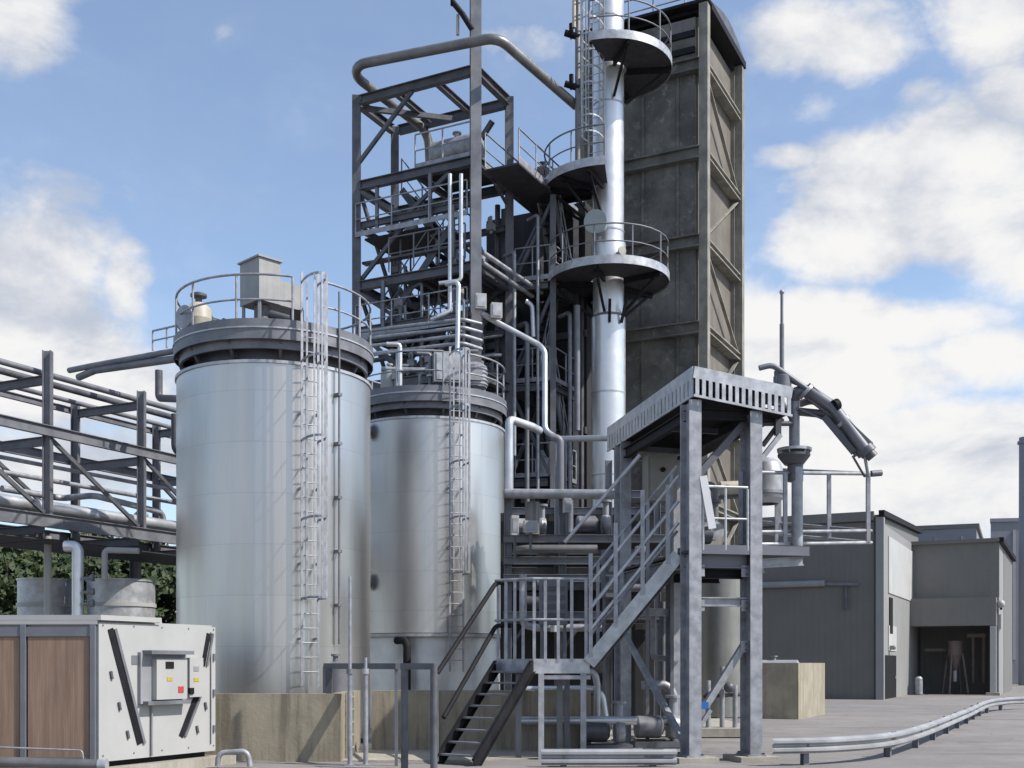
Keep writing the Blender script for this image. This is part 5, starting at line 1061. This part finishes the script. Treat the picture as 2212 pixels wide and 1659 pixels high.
# ------------------------------------------------------------------ access stair of the gantry
t = thing('access_stair', D(1170, 1440, 20.3), 'steel stair in two flights with a railed landing left of the gantry', 'stair')
LZ = 1.74
A0 = V((-1.27, 19.3, 0.04)); A1 = V((-0.29, 20.75, LZ-0.06)); WD = V((0.83, -0.56, 0)).normalized()
B0, B1 = A0+WD*0.78, A1+WD*0.78
for (a, b_) in ((A0, A1), (B0, B1)): MB().chan(a, b_, 0.07, 0.22, 0.014).build('stringer', 'black', t)
for i in range(8):
    c = A0.lerp(A1, (i+0.6)/8.2); MB().bar(c+WD*0.03, c+WD*0.75, 0.20, 0.03).build('tread', 'galv_dull', t)
pl = [A1+WD*(-0.02), A1+WD*0.80, V((D(1275, 0, 20.35).x, 20.35, 0)), V((1.75, 22.0, 0)), V((0.1, 22.0, 0))]
MB().prism([p_[:2] for p_ in pl], LZ-0.03, LZ).build('landing', 'grating', t)
for i in range(3):
    a, b_ = V(pl[i]), V(pl[i+1]); a = V((a.x, a.y, LZ-0.08)); b_ = V((b_.x, b_.y, LZ-0.08)); d = (b_-a).normalized()
    if i < 2: MB().chan(a+d*0.01, b_-d*0.01, 0.05, 0.26, 0.012, -1).build('edge_beam', 'galv_new' if i else 'galv', t)  # light and shade of the two edges put into the zinc tone
S0 = V((D(1272, 0, 20.3).x, 20.3, LZ-0.06)); S1 = V((D(1466, 0, 20.12).x, 20.12, FZ-0.02)); sd2 = V((0.115, 0.993, 0))
MB().chan(S0+Z*0.03, S1+Z*0.03, 0.07, 0.24, 0.014, -1).build('stringer', 'galv_new', t); MB().chan(S0+sd2*0.85, S1+sd2*0.85, 0.07, 0.26, 0.014).build('stringer', 'galv_dull', t)
for i in range(9):
    c = S0.lerp(S1, (i+0.7)/9.2); MB().bar(c+sd2*0.03, c+sd2*0.82, 0.22, 0.035).build('tread', 'grating', t)
def rails(p, q, hs, mt, r=0.03, ext=0.0, n='handrail'):
    for h in hs: MB().tube([p+Z*h, q+Z*h] if not ext else [p+Z*h, q+Z*h, q+Z*h+V((ext, 0.0, 0))], r, 10, True, 0.12).build(n, mt, t)
rails(A0+V((0, 0, 0.0)), A1, (1.50,), 'black', 0.044, 0.22); rails(A0+V((0.1, 0.15, 0.02)), A1, (0.72,), 'black', 0.044, 0.28)
MB().tube([A0, A0+Z*1.5], 0.03, 10).build('rail_post', 'dark', t)
rails(S0, S1, (0.60, 0.98, 1.42), 'galv_new', 0.03); rails(S0+V((-0.42, 0.3, -0.38)), S1+V((-0.65, 0.3, -0.75)), (2.6,), 'galv_new', 0.034)
rails(S0+sd2*0.85, S1+sd2*0.85, (0.55, 1.1, 1.75), 'galv', 0.028)
for f0 in (0.08, 0.36, 0.66, 0.93):
    p0 = S0.lerp(S1, f0)+sd2*0.85; MB().bar(p0+Z*0.1, p0+Z*1.75, 0.06, 0.05, V((0, 1, 0))).build('rail_post', 'galv', t)
for x, f0 in ((1267, 0.02), (1326, 0.30), (1384, 0.60), (1440, 0.88)):
    p0 = S0.lerp(S1, f0); MB().bar(p0+Z*0.1, p0+Z*(1.95 if x < 1400 else 1.5), 0.07, 0.06, V((0, 1, 0))).build('rail_post', 'galv', t)
for i, h in ((0, 1.48), (0, 0.75), (1, 1.48), (1, 0.75)):
    a, b_ = V(pl[i]), V(pl[i+1]); MB().tube([V((a.x, a.y, LZ+h)), V((b_.x, b_.y, LZ+h))], 0.026, 10).build('landing_rail', 'galv', t)
for (x, Y) in ((1076, 20.75), (1093, 20.65), (1112, 20.55), (1130, 20.45), (1154, 20.33), (1178, 20.33), (1235, 20.33), (1206, 20.33), (1266, 20.34)):
    p0 = V((D(x, 0, Y).x, Y, LZ)); MB().bar(p0, p0+Z*1.48, 0.055, 0.055, V((0, 1, 0))).build('rail_post', 'galv', t)
for (x, Y, mt) in ((1120, 20.45, 'galv_dull'), (1169, 20.25, 'galv_new'), (1209, 20.9, 'galv_dull'), (1260, 20.3, 'galv'), (1225, 21.8, 'galv_dull')):
    p0 = V((D(x, 0, Y).x, Y, 0)); MB().bar(p0, p0+Z*(LZ-0.21), 0.10, 0.10, V((0, 1, 0))).build('leg', mt, t)
MB().bar(V((D(1169, 0, 20.25).x, 20.24, LZ-0.28)), V((D(1275, 0, 20.3).x, 20.29, LZ-0.28)), 0.07, 0.07).build('tie', 'galv', t)

# ------------------------------------------------------------------ guard rails beside the roadway
def guardrail(name, pts, zt, label, nposts, end=True):
    t = thing(name, V((pts[0].x, pts[0].y, 0)), label, 'guard rail')
    prof = [(0.0, 0.0), (0.0, 0.012), (0.075, 0.045), (0.075, 0.085), (0.0, 0.12), (0.0, 0.15), (0.075, 0.185), (0.075, 0.225), (0.0, 0.258), (0.0, 0.27)]
    n = len(pts); vs = []; k = len(prof)
    for i, p_ in enumerate(pts):
        d = (pts[min(i+1, n-1)]-pts[max(i-1, 0)]).normalized(); o = V((d.y, -d.x, 0))
        if o.y > 0 and abs(d.x) > 0.3: o = -o
        for (a, h) in prof: vs.append(V((p_.x, p_.y, zt-0.27+h))+o*a)
    m = MB(); m.add(vs, [(i*k+j, (i+1)*k+j, (i+1)*k+j+1, i*k+j+1) for i in range(n-1) for j in range(k-1)], False)
    m.add([v_+V((0, 0.006, 0)) for v_ in vs], [(i*k+j+1, (i+1)*k+j+1, (i+1)*k+j, i*k+j) for i in range(n-1) for j in range(k-1)], False)
    m.build('w_beam', 'rail_zinc', t)
    L = [0]
    for i in range(n-1): L.append(L[-1]+(pts[i+1]-pts[i]).length)
    for q in range(nposts):
        s = L[-1]*(q+0.25)/(nposts-0.5)
        for i in range(n-1):
            if L[i] <= s <= L[i+1]:
                p_ = pts[i].lerp(pts[i+1], (s-L[i])/(L[i+1]-L[i])); d = (pts[i+1]-pts[i]).normalized(); o = V((-d.y, d.x, 0)); o = o if o.y > 0 else -o
                c = V((p_.x, p_.y, 0))+o*0.11; MB().hsec(c, c+Z*(zt-0.04), 0.10, 0.12, 0.012, o).build('post', 'galv_dull', t)
                MB().hexa(c-o*0.075+Z*(zt-0.14), d*0.05, o*0.03, Z*0.1).build('spacer_block', 'frame_grey', t)
                for dz in (-0.135,): MB().lathe(c-o*0.11+Z*(zt+dz), [(0, 0), (0.018, 0), (0.018, 0.02), (0, 0.02)], 8, -o).build('bolt', 'galv_dull', t)
                if q % 3 == 1: MB().hexa(V((p_.x, p_.y, zt-0.135))-o*0.003, d*0.16, o*0.003, Z*0.14).build('splice_plate', 'galv_dull', t)
                break
    return t
def smooth_path(ctrl, n=6):
    out = []
    for i in range(len(ctrl)-1):
        p0, p1, p2, p3 = ctrl[max(i-1, 0)], ctrl[i], ctrl[i+1], ctrl[min(i+2, len(ctrl)-1)]
        for k in range(n):
            s = k/n; out.append(0.5*((2*p1)+(p2-p0)*s+(2*p0-5*p1+4*p2-p3)*s*s+(3*p1-p0-3*p2+p3)*s**3))
    out.append(ctrl[-1]); return out
gp = [(1668, 18.9), (1800, 19.25), (1912, 20.3), (1978, 22.4), (2030, 25.6), (2090, 31.5), (2145, 40.0), (2230, 43.0), (2420, 43.5)]
guardrail('crash_barrier', smooth_path([V((D(x, 0, Y).x, Y, 0)) for x, Y in gp], 7), 0.47, 'long corrugated steel crash barrier curving away along the roadway on the right', 13)
guardrail('crash_barrier', [V((D(1169, 0, 18.75).x, 18.75, 0)), V((D(1320, 0, 18.75).x, 18.77, 0)), V((D(1462, 0, 18.75).x, 18.8, 0))], 0.28+0.02, 'short straight steel crash barrier in front of the stair and gantry', 2)

for (x0, x1, Y, dep, h, lb) in ((1375, 1475, 23.4, 1.2, 0.16, 'low pale concrete plinth under the pump between the gantry posts'), (1492, 1640, 26.0, 6.5, 0.22, 'low pale concrete plinth under the olive vessel behind the gantry')):
    a, b_ = D(x0, 0, Y), D(x1, 0, Y); m = MB(); m.prism([(a.x, Y), (b_.x, Y), (b_.x, Y+dep), (a.x, Y+dep)], 0.025, h); tag(m.build('plinth', 'pad'), lb, 'plinth')
# ------------------------------------------------------------------ bund on the right with vessels
BC = V((8.76, 34.8, 0))
wall_strip('bund_wall', [BC+EL*6.5, BC, BC+ER*4.0], 1.73, 0.25, 'bund2', 'pale concrete bund wall in front of the dark warehouse')
drum('upright_vessel', V((D(1556, 0, 31.5).x, 31.5, 0)), 0.63, 4.1, 'olive', 'olive grey upright vessel seen between the gantry posts')
drum('grey_vessel', V((D(1672, 0, 37.5).x, 37.5, 0.9)), 0.34, 1.5, 'grey', 'grey horizontal vessel on stands behind the right bund wall', horizontal=V((0.95, -0.3, 0)))
t = thing('valve_tree', D(1545, 1530, 26.5), 'cluster of small pipes and valves behind the gantry braces', 'pipework')
for (x, y0, y1) in ((1530, 1470, 1560), (1560, 1440, 1550), (1588, 1480, 1565)): MB().tube([D(x, y0, 26.5), D(x, y1+20, 26.5)], 0.06, 10).build('riser', 'galv', t)
MB().tube([D(1520, 1505, 26.6), D(1598, 1500, 26.6)], 0.05, 10).build('header', 'dark', t)
for (x, y) in ((1535, 1505), (1575, 1485)): MB().sphere(D(x, y, 26.3), 0.13, 12).build('valve', 'dark', t)

# ------------------------------------------------------------------ warehouses on the right
WA = V((17.5, 54.0, 0)); WH = 8.95
def wa(t_, s, z, o=0.0, e=0.0): return WA+EL*(t_-e)+ER*(s-o)+Z*z
t = thing('warehouse', WA, 'large dark grey clad warehouse with a pale sunlit end and black door', 'building')
bm_ = MB(); bm_.prism([wa(0.06, 0.06, 0)[:2], wa(24, 0.06, 0)[:2], wa(24, 14, 0)[:2], wa(0.06, 14, 0)[:2]], 0, WH-0.15); bm_.build('core', 'shed_mid', t)
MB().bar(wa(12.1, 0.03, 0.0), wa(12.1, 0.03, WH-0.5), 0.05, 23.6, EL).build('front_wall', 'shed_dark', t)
MB().bar(wa(0.03, 7.0, 0.0), wa(0.03, 7.0, WH-0.5), 0.05, 13.4, ER).build('end_wall', 'shed_sunlit', t)
MB().bar(wa(0.02, 0.02, 0.0), wa(0.02, 0.02, WH-0.3), 0.36, 0.36, ER).build('corner_trim', 'shed_sunlit', t)
MB().bar(wa(0.3, -0.06, WH-0.22), wa(24, -0.06, WH-0.22), 0.22, 0.44).build('gutter', 'shed_mid', t); MB().bar(wa(-0.08, -0.3, WH-0.12), wa(-0.08, 14.2, WH+0.5), 0.26, 0.26).build('verge', 'black', t)
rw = [wa(0.02, 0.1, WH-0.5), wa(0.02, 14, WH-0.5), wa(0.02, 14, WH+0.38), wa(0.02, 0.1, WH-0.2)]; mw = MB(); mw.add(rw+[q_+EL*23.9 for q_ in rw], [(0, 1, 2, 3), (7, 6, 5, 4), (0, 4, 5, 1), (1, 5, 6, 2), (2, 6, 7, 3), (3, 7, 4, 0)]); mw.build('roof', 'shed_mid', t)
MB().tube([wa(24, -0.12, 5.6), wa(2.6, -0.12, 5.6)], 0.16, 10).build('wall_pipe', 'grey', t); MB().bar(wa(3.6, -0.08, 5.62), wa(1.0, -0.08, 5.5), 0.1, 0.14).build('cable_tray', 'galv_dull', t)
MB().tube([wa(1.6, -0.1, 5.4), wa(1.6, -0.1, 4.3)], 0.08, 8).build('down_pipe', 'dark', t)
MB().bar(wa(-0.02, 7.2, 5.2), wa(-0.02, 7.2, 8.0), 0.05, 9.8, ER).build('upper_panel', 'shed_light', t)
MB().bar(wa(-0.02, 3.1, 3.2), wa(-0.02, 3.1, 5.0), 0.05, 1.0, ER).build('slot_window', 'black', t); MB().bar(wa(-0.02, 3.6, 2.35), wa(-0.02, 3.6, 3.6), 0.04, 2.6, ER).build('light_panel', 'shed_light', t)
dr = MB().bar(wa(-0.05, 2.7, 0.0), wa(-0.05, 2.7, 2.12), 0.06, 3.6, ER).build('door', 'black', t); MB().bar(wa(-0.11, 4.0, 0.95), wa(-0.11, 4.0, 1.1), 0.04, 0.12, ER).build('handle', 'grey', dr)
WB = V((22.3, 64.0, 0)); BD = V((0.894, -0.448, 0)); BW = 4.7
def wb(a, s, z): return WB+BD*a+ER*s+Z*z
t = thing('loading_shed', WB, 'grey clad shed with an open dark loading bay under a boxed canopy', 'building')
m = MB(); m.prism([wb(0.0, 4.2, 0)[:2], wb(BW, 4.2, 0)[:2], wb(BW, 13, 0)[:2], wb(0, 13, 0)[:2]], 0, 8.4); m.build('core', 'shed_mid', t)
MB().bar(wb(BW/2, 0.1, 5.35), wb(BW/2, 0.1, 8.35), 0.14, BW, BD).build('upper_wall', 'shed_mid', t)
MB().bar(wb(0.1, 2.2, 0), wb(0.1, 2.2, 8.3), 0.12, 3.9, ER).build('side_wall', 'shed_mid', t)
MB().bar(wb(BW-0.08, 6.4, 0), wb(BW-0.08, 6.4, 8.3), 0.12, 12.6, ER).build('end_wall', 'shed_sunlit', t)
m = MB(); m.prism([wb(-0.9, -0.9, 0)[:2], wb(BW-0.1, -0.9, 0)[:2], wb(BW-0.1, 0.0, 0)[:2], wb(-0.9, 0.0, 0)[:2]], 3.78, 5.3); m.build('boxed_canopy', 'shed_mid', t)
m = MB(); m.prism([wb(0.2, 0.2, 0)[:2], wb(BW-0.2, 0.2, 0)[:2], wb(BW-0.2, 4.1, 0)[:2], wb(0.2, 4.1, 0)[:2]], 5.3, 5.4); m.build('bay_ceiling', 'black', t)
MB().bar(wb(BW/2, 4.12, 0), wb(BW/2, 4.12, 5.3), 0.1, BW-0.2, BD).build('bay_back_wall', 'shed_mid', t); MB().tube([wb(0.05, -0.1, 8.2), wb(0.05, -0.1, 5.4)], 0.07, 8).build('down_pipe', 'grey', t)
MB().bar(wb(BW-0.25, -0.75, 0.15), wb(BW-0.25, -0.75, 3.75), 0.3, 0.3, BD).build('canopy_post', 'white', t); MB().bar(wb(BW-0.25, -0.75, 0), wb(BW-0.25, -0.75, 0.15), 0.7, 0.7, BD).build('post_foot', 'pad', t)
MB().bar(wb(BW+0.08, 0.0, 8.45), wb(BW+0.08, 13.2, 8.45), 0.3, 0.28).build('verge', 'black', t); MB().bar(wb(-0.1, -0.05, 8.45), wb(BW, -0.05, 8.45), 0.24, 0.2).build('gutter', 'shed_dark', t)
MB().bar(wb(BW+0.05, 0.5, 3.6), wb(BW+0.05, 0.5, 4.4), 0.1, 0.5, ER).build('sign_plate', 'shed_light', t)
q = thing('bulkhead_lamp', wa(-0.1, 5.6, 4.6), 'small dark lamp on the pale end of the warehouse above its door', 'lamp'); MB().hexa(wa(-0.16, 2.7, 2.5), ER*0.2, EL*0.1, Z*0.1).build('housing', 'grey', q); MB().hexa(wa(-0.28, 2.7, 2.48), ER*0.14, EL*0.02, Z*0.06).build('lens', 'glass', q)
q = thing('wall_lamp', wb(BW+0.2, -0.3, 4.9), 'round white lamp at the right corner of the loading shed', 'lamp'); MB().sphere(wb(BW+0.1, -0.35, 4.95), 0.22, 14).build('globe', 'white', q); MB().bar(wb(BW+0.1, -0.2, 4.7), wb(BW+0.1, 0.1, 4.7), 0.12, 0.12).build('bracket', 'black', q)
q = thing('hopper', wb(2.3, 1.6, 0), 'rust brown hopper on thin legs inside the loading bay', 'hopper'); hp = wb(2.3, 1.6, 0)
MB().lathe(hp, [(0.12, 1.3), (0.42, 2.2), (0.42, 3.0), (0, 3.05)], 20).build('bin', 'rust', q)
for k in range(4):
    a = pi/4+k*pi/2; e = V((cos(a), sin(a), 0)); MB().bar(hp+e*0.75, hp+e*0.42+Z*2.3, 0.09, 0.09, V((0, 1, 0))).build('leg', 'rust', q)
MB().tube([hp+Z*0.7, hp+Z*1.35], 0.13, 10).build('outlet', 'galv_new', q)
q = thing('conveyor_frame', wb(3.4, 2.0, 0), 'brown double upright frame in the loading bay right of the hopper', 'frame')
for k in (0, 0.55): MB().bar(wb(3.2+k, 2.0, 0.6), wb(3.2+k, 2.0, 3.3), 0.14, 0.14, V((0, 1, 0))).build('upright', 'rust', q)
MB().bar(wb(2.9, 2.0, 3.3), wb(3.9, 2.0, 3.3), 0.16, 0.2).build('head_beam', 'rust', q); MB().bar(wb(0.6, 2.2, 2.5), wb(2.0, 2.2, 2.5), 0.1, 0.16).build('side_beam', 'rust', q)
for k, (a, b_, h, lb) in enumerate(((0.75, -1.6, 1.0, 'taller grey bollard at the mouth of the loading bay'), (-1.3, -1.7, 0.75, 'shorter grey bollard between the black door and the loading bay'))):
    q = thing('bollard', wb(a, b_, 0), lb, 'bollard', 'bollards at the loading bay'); MB().lathe(wb(a, b_, 0), [(0.2, 0), (0.2, h-0.1), (0.12, h), (0, h+0.02)], 16).build('post', 'galv', q); MB().lathe(wb(a, b_, 0), [(0.3, 0), (0.3, 0.05), (0.2, 0.05)], 16).build('foot', 'dark', q)
def shed(name, x0, x1, yt, Y, dep, mt, label, verge=True):
    a, b_ = D(x0, yt, Y), D(x1, yt, Y); t = thing(name, V(((a.x+b_.x)/2, Y, 0)), label, 'building')
    MB().prism([(a.x, Y), (b_.x, Y-2), (b_.x+dep*0.45, Y-2+dep), (a.x+dep*0.45, Y+dep)], 0, a.z).build('wall', mt, t)
    MB().prism([(a.x-0.1, Y-0.1), (b_.x+0.15, Y-2.1), (b_.x+0.15+dep*0.45, Y-2+dep), (a.x-0.1+dep*0.45, Y+dep)], a.z+0.004, a.z+0.3).build('roof_edge', 'shed_dark' if verge else mt, t)
    for k in range(3): MB().bar(V((a.x+(b_.x-a.x)*(k+0.5)/3, Y-2*(k+0.5)/3-0.03, a.z*0.15)), V((a.x+(b_.x-a.x)*(k+0.5)/3, Y-2*(k+0.5)/3-0.03, a.z*0.95)), 0.25, 0.06, V((0, 1, 0))).build('wall_rib', mt, t)
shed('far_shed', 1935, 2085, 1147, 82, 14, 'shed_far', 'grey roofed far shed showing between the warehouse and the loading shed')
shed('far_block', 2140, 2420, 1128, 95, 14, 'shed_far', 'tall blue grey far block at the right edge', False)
t = thing('far_stack', V((D(2214, 0, 90).x, 90, 0)), 'tall pale stack at the extreme right edge above the far block', 'chimney'); c = V((D(2216, 0, 90).x, 90, 0)); zt = D(0, 945, 90).z
MB().lathe(c, [(0.55, 0), (0.5, zt), (0, zt+0.02)], 24).build('shaft', 'shed_far', t); MB().annulus(c, 0.5, 0.62, zt-0.5, zt-0.3, 24).build('ring', 'shed_far', t)

# ------------------------------------------------------------------ process pipework between tanks, stair and gantry
t = thing('module_frame', V((0.3, 27.5, 0)), 'dark galvanised process module frame full of pipes behind the stair', 'steel structure')
Y0 = 26.5; xs = (D(1097, 0, Y0).x, D(1215, 0, Y0).x, D(1335, 0, Y0).x, D(1450, 0, Y0).x)
for x in xs:
    for y in (Y0, Y0+2.6): MB().hsec(V((x, y, 0)), V((x, y, 5.9 if x < 0.5 else 6.9)), 0.16, 0.18, 0.018, (1, 0, 0)).build('column', 'galv_dull', t)
for y in (Y0-0.14, Y0+2.74):
    for z in (D(0, 1070, Y0).z, D(0, 1165, Y0).z, D(0, 1212, Y0).z, D(0, 1250, Y0).z, D(0, 1330, Y0).z): MB().hsec(V((xs[0]-0.1, y, z)), V((xs[3]+0.1, y, z)), 0.12, 0.18, 0.016).build('beam', 'galv_dull', t)
for z in (D(0, 1160, Y0).z, D(0, 1335, Y0).z): MB().box(xs[0], xs[3], Y0+0.1, Y0+2.5, z-0.03, z).build('deck_plate', 'grating', t)
MB().box(xs[0]-0.2, xs[3]+0.8, Y0+2.9, Y0+2.96, 0.3, 5.6).build('shade_back_sheet', 'backdrop_black', t)  # added black sheet, a dark backdrop for pipework in shade
for k in range(2): MB().bar(V((xs[k], Y0+0.12, 2.0)), V((xs[k+1], Y0+0.12, 3.9)), 0.07, 0.07).build('brace', 'dark', t)
PIPES = [
 ([D(1100, 1075, 26.0), D(1100, 905, 26.0), D(1150, 922, 26.6), D(1165, 930, 27.0)], 0.095, 'pipe', 'bright upright pipe at the right edge of the second tank, turned over at its top', 0.12),
 ([D(1092, 1066, 25.8), D(1330, 1068, 25.2)], 0.11, 'galv', 'long level pipe from the second tank to the rear gantry post', 0.1),
 ([D(1210, 1066, 25.9), D(1210, 948, 25.9), D(1190, 944, 25.9)], 0.09, 'frame_grey', 'blue grey upright pipe joining the long level pipe', 0.12),
 ([D(1110, 1190, 26.0), D(1140, 1186, 26.0), D(1290, 1186, 26.0)], 0.10, 'pipe_dull', 'dull lagged pipe running level behind the lower stair rails', 0.1),
 ([D(1150, 1085, 26.2), D(1150, 1155, 26.2)], 0.17, 'pipe_dull', 'short fat upright pipe under the long level pipe', 0),
 ([D(1230, 1080, 26.2), D(1230, 1150, 26.2)], 0.09, 'galv_dull', 'short thin upright pipe right of the fat upright pipe', 0),
 ([D(1130, 1240, 25.6), D(1130, 1350, 25.6), D(1160, 1356, 25.6), D(1300, 1356, 25.6)], 0.085, 'galv', 'pipe dropping behind the landing rail then running right', 0.15),
 ([D(1160, 1256, 25.3), D(1196, 1256, 25.3), D(1196, 1365, 25.3)], 0.075, 'galv_new', 'bright square pipe bend behind the middle of the landing', 0.08),
 ([D(1330, 1290, 25.4), D(1350, 1270, 25.4), D(1450, 1270, 25.4)], 0.09, 'galv_dull', 'dull pipe curving level behind the upper stair flight', 0.2),
 ([D(1120, 1490, 22.9), D(1280, 1488, 22.9), D(1300, 1500, 22.9), D(1312, 1580, 22.9)], 0.075, 'pipe', 'upper bright pipe under the landing with a drop at its right end', 0.3),
 ([D(1115, 1557, 22.0), D(1375, 1556, 22.0)], 0.085, 'pipe', 'lower bright pipe running level under the landing', 0),
 ([D(1262, 1450, 22.8), D(1285, 1452, 22.8), D(1290, 1478, 22.8), D(1290, 1560, 22.8)], 0.07, 'galv_new', 'bright bend dropping from under the landing edge', 0.15),
 ([D(1385, 1480, 23.5), D(1440, 1478, 23.5), D(1455, 1500, 23.5), D(1455, 1575, 23.5)], 0.09, 'galv', 'grey bent pipe between the rear and front left gantry posts', 0.25),
 ([D(1370, 1560, 23.2), D(1475, 1556, 23.2)], 0.1, 'pipe', 'short level bright pipe low behind the front left gantry post', 0),
 ([D(1432, 1300, 24.5), D(1432, 1470, 24.5)], 0.075, 'galv_dull', 'upright dull pipe seen under the upper stair flight', 0),
 ([D(1411, 1330, 24.2), D(1411, 1420, 24.2), D(1450, 1424, 24.2)], 0.065, 'galv', 'thin bent pipe under the upper stair flight', 0.1),
]
for k, (pp, r, mt, lb, bd) in enumerate(PIPES): pipe('process_pipe', pp, r, mt, lb, bd)
def pump(p, label, mt='galv_dull', sc=1.0, ax=V((1, 0.1, 0))):
    t = thing('pump', p, label, 'pump'); ax = ax.normalized(); sd = ax.cross(Z); p = V(p)
    MB().hexa(p+Z*0.06, ax*0.45*sc, sd*0.2*sc, Z*0.06).build('base_frame', 'dark', t)
    MB().lathe(p+Z*(0.34*sc)-ax*0.42*sc, [(0, 0), (0.17*sc, 0.02), (0.19*sc, 0.06), (0.19*sc, 0.42*sc), (0.12*sc, 0.48*sc), (0, 0.48*sc)], 22, ax).build('motor', mt, t)
    for k in range(6): MB().annulus(p+Z*0, 0, 0.001, 0, 0.001, 6) if False else None
    MB().lathe(p+Z*(0.34*sc)+ax*0.16*sc, [(0, 0), (0.2*sc, 0), (0.22*sc, 0.05), (0.2*sc, 0.16*sc), (0, 0.16*sc)], 22, ax).build('casing', 'galv', t)
    m = MB(); m.tube([p+Z*(0.5*sc)+ax*0.24*sc, p+Z*(0.85*sc)+ax*0.24*sc], 0.07*sc, 10); flange(m, p+Z*(0.85*sc)+ax*0.24*sc, Z, 0.13*sc); m.build('outlet', 'galv', t)
pump(V((D(1305, 0, 22.4).x, 22.05, 0.02)), 'dark pump on the ground under the right end of the landing', 'dark', 1.1)
pump(V((D(1425, 0, 22.9).x, 23.0, 0.02)), 'grey pump on the ground between the gantry posts', 'galv_dull', 1.2)
pump(V((D(1150, 0, 27.2).x, 27.3, D(0, 1160, Y0).z)), 'pump on the upper deck of the process module, left end', 'galv', 1.0)
pump(V((D(1285, 0, 27.2).x, 27.2, D(0, 1160, Y0).z)), 'pump on the upper deck of the process module, right end', 'galv_dull', 1.1)
pump(V((D(1170, 0, 27.2).x, 27.2, D(0, 1335, Y0).z)), 'dull pump on the lower deck of the process module behind the landing', 'dark', 1.2)
for k, (x, y, w, h, mt, lb) in enumerate(((1112, 1135, 0.08, 0.22, 'white', 'narrow white valve box left on the process module'), (1146, 1138, 0.15, 0.13, 'white', 'small wide white valve box on the process module'), (1225, 1092, 0.08, 0.16, 'galv_new', 'small bright actuator above the process module deck'), (1385, 1187, 0.12, 0.07, 'cream', 'small cream lamp housing behind the upper stair rails'), (1444, 1376, 0.16, 0.1, 'white', 'white junction box under the upper stair flight'), (1450, 1306, 0.14, 0.14, 'beige', 'beige junction box behind the near gantry post'), (1345, 1280, 0.14, 0.1, 'beige', 'beige valve head behind the upper stair flight'))):
    q = thing('valve_box', D(x, y, 25.2), lb, 'box'); c = D(x, y, 25.2); MB().hexa(c, GU*w, GV*0.08, Z*h).build('housing', mt, q); MB().hexa(c-GV*0.085, GU*w*0.75, GV*0.006, Z*h*0.7).build('lid', 'galv', q); MB().tube([c-Z*h, c-Z*(h+0.5)], 0.03, 8).build('stem', 'dark', q)
for k, (x0, x1, y, Y, lb) in enumerate(((1165, 1225, 1300, 24.5, 'grey louvred cabinet behind the landing rails, left'), (1300, 1360, 1240, 24.3, 'blue grey equipment panel behind the upper stair flight'))):
    a, b_ = D(x0, y, Y), D(x1, y, Y); q = thing('panel_cabinet', V(((a.x+b_.x)/2, Y, 2)), lb, 'cabinet'); c = (a+b_)/2
    MB().hexa(c, V(((b_.x-a.x)/2, 0, 0)), V((0, 0.2, 0)), Z*0.5).build('housing', 'frame_grey', q)
    for j in range(4): MB().box(a.x+0.06, b_.x-0.06, Y-0.22, Y-0.203, c.z-0.35+j*0.19, c.z-0.25+j*0.19).build('louvre', 'dark', q)
    for xx in (a.x+0.05, b_.x-0.05): MB().bar(V((xx, Y, 0)), V((xx, Y, c.z-0.5)), 0.06, 0.06, V((0, 1, 0))).build('leg', 'galv_dull', q)
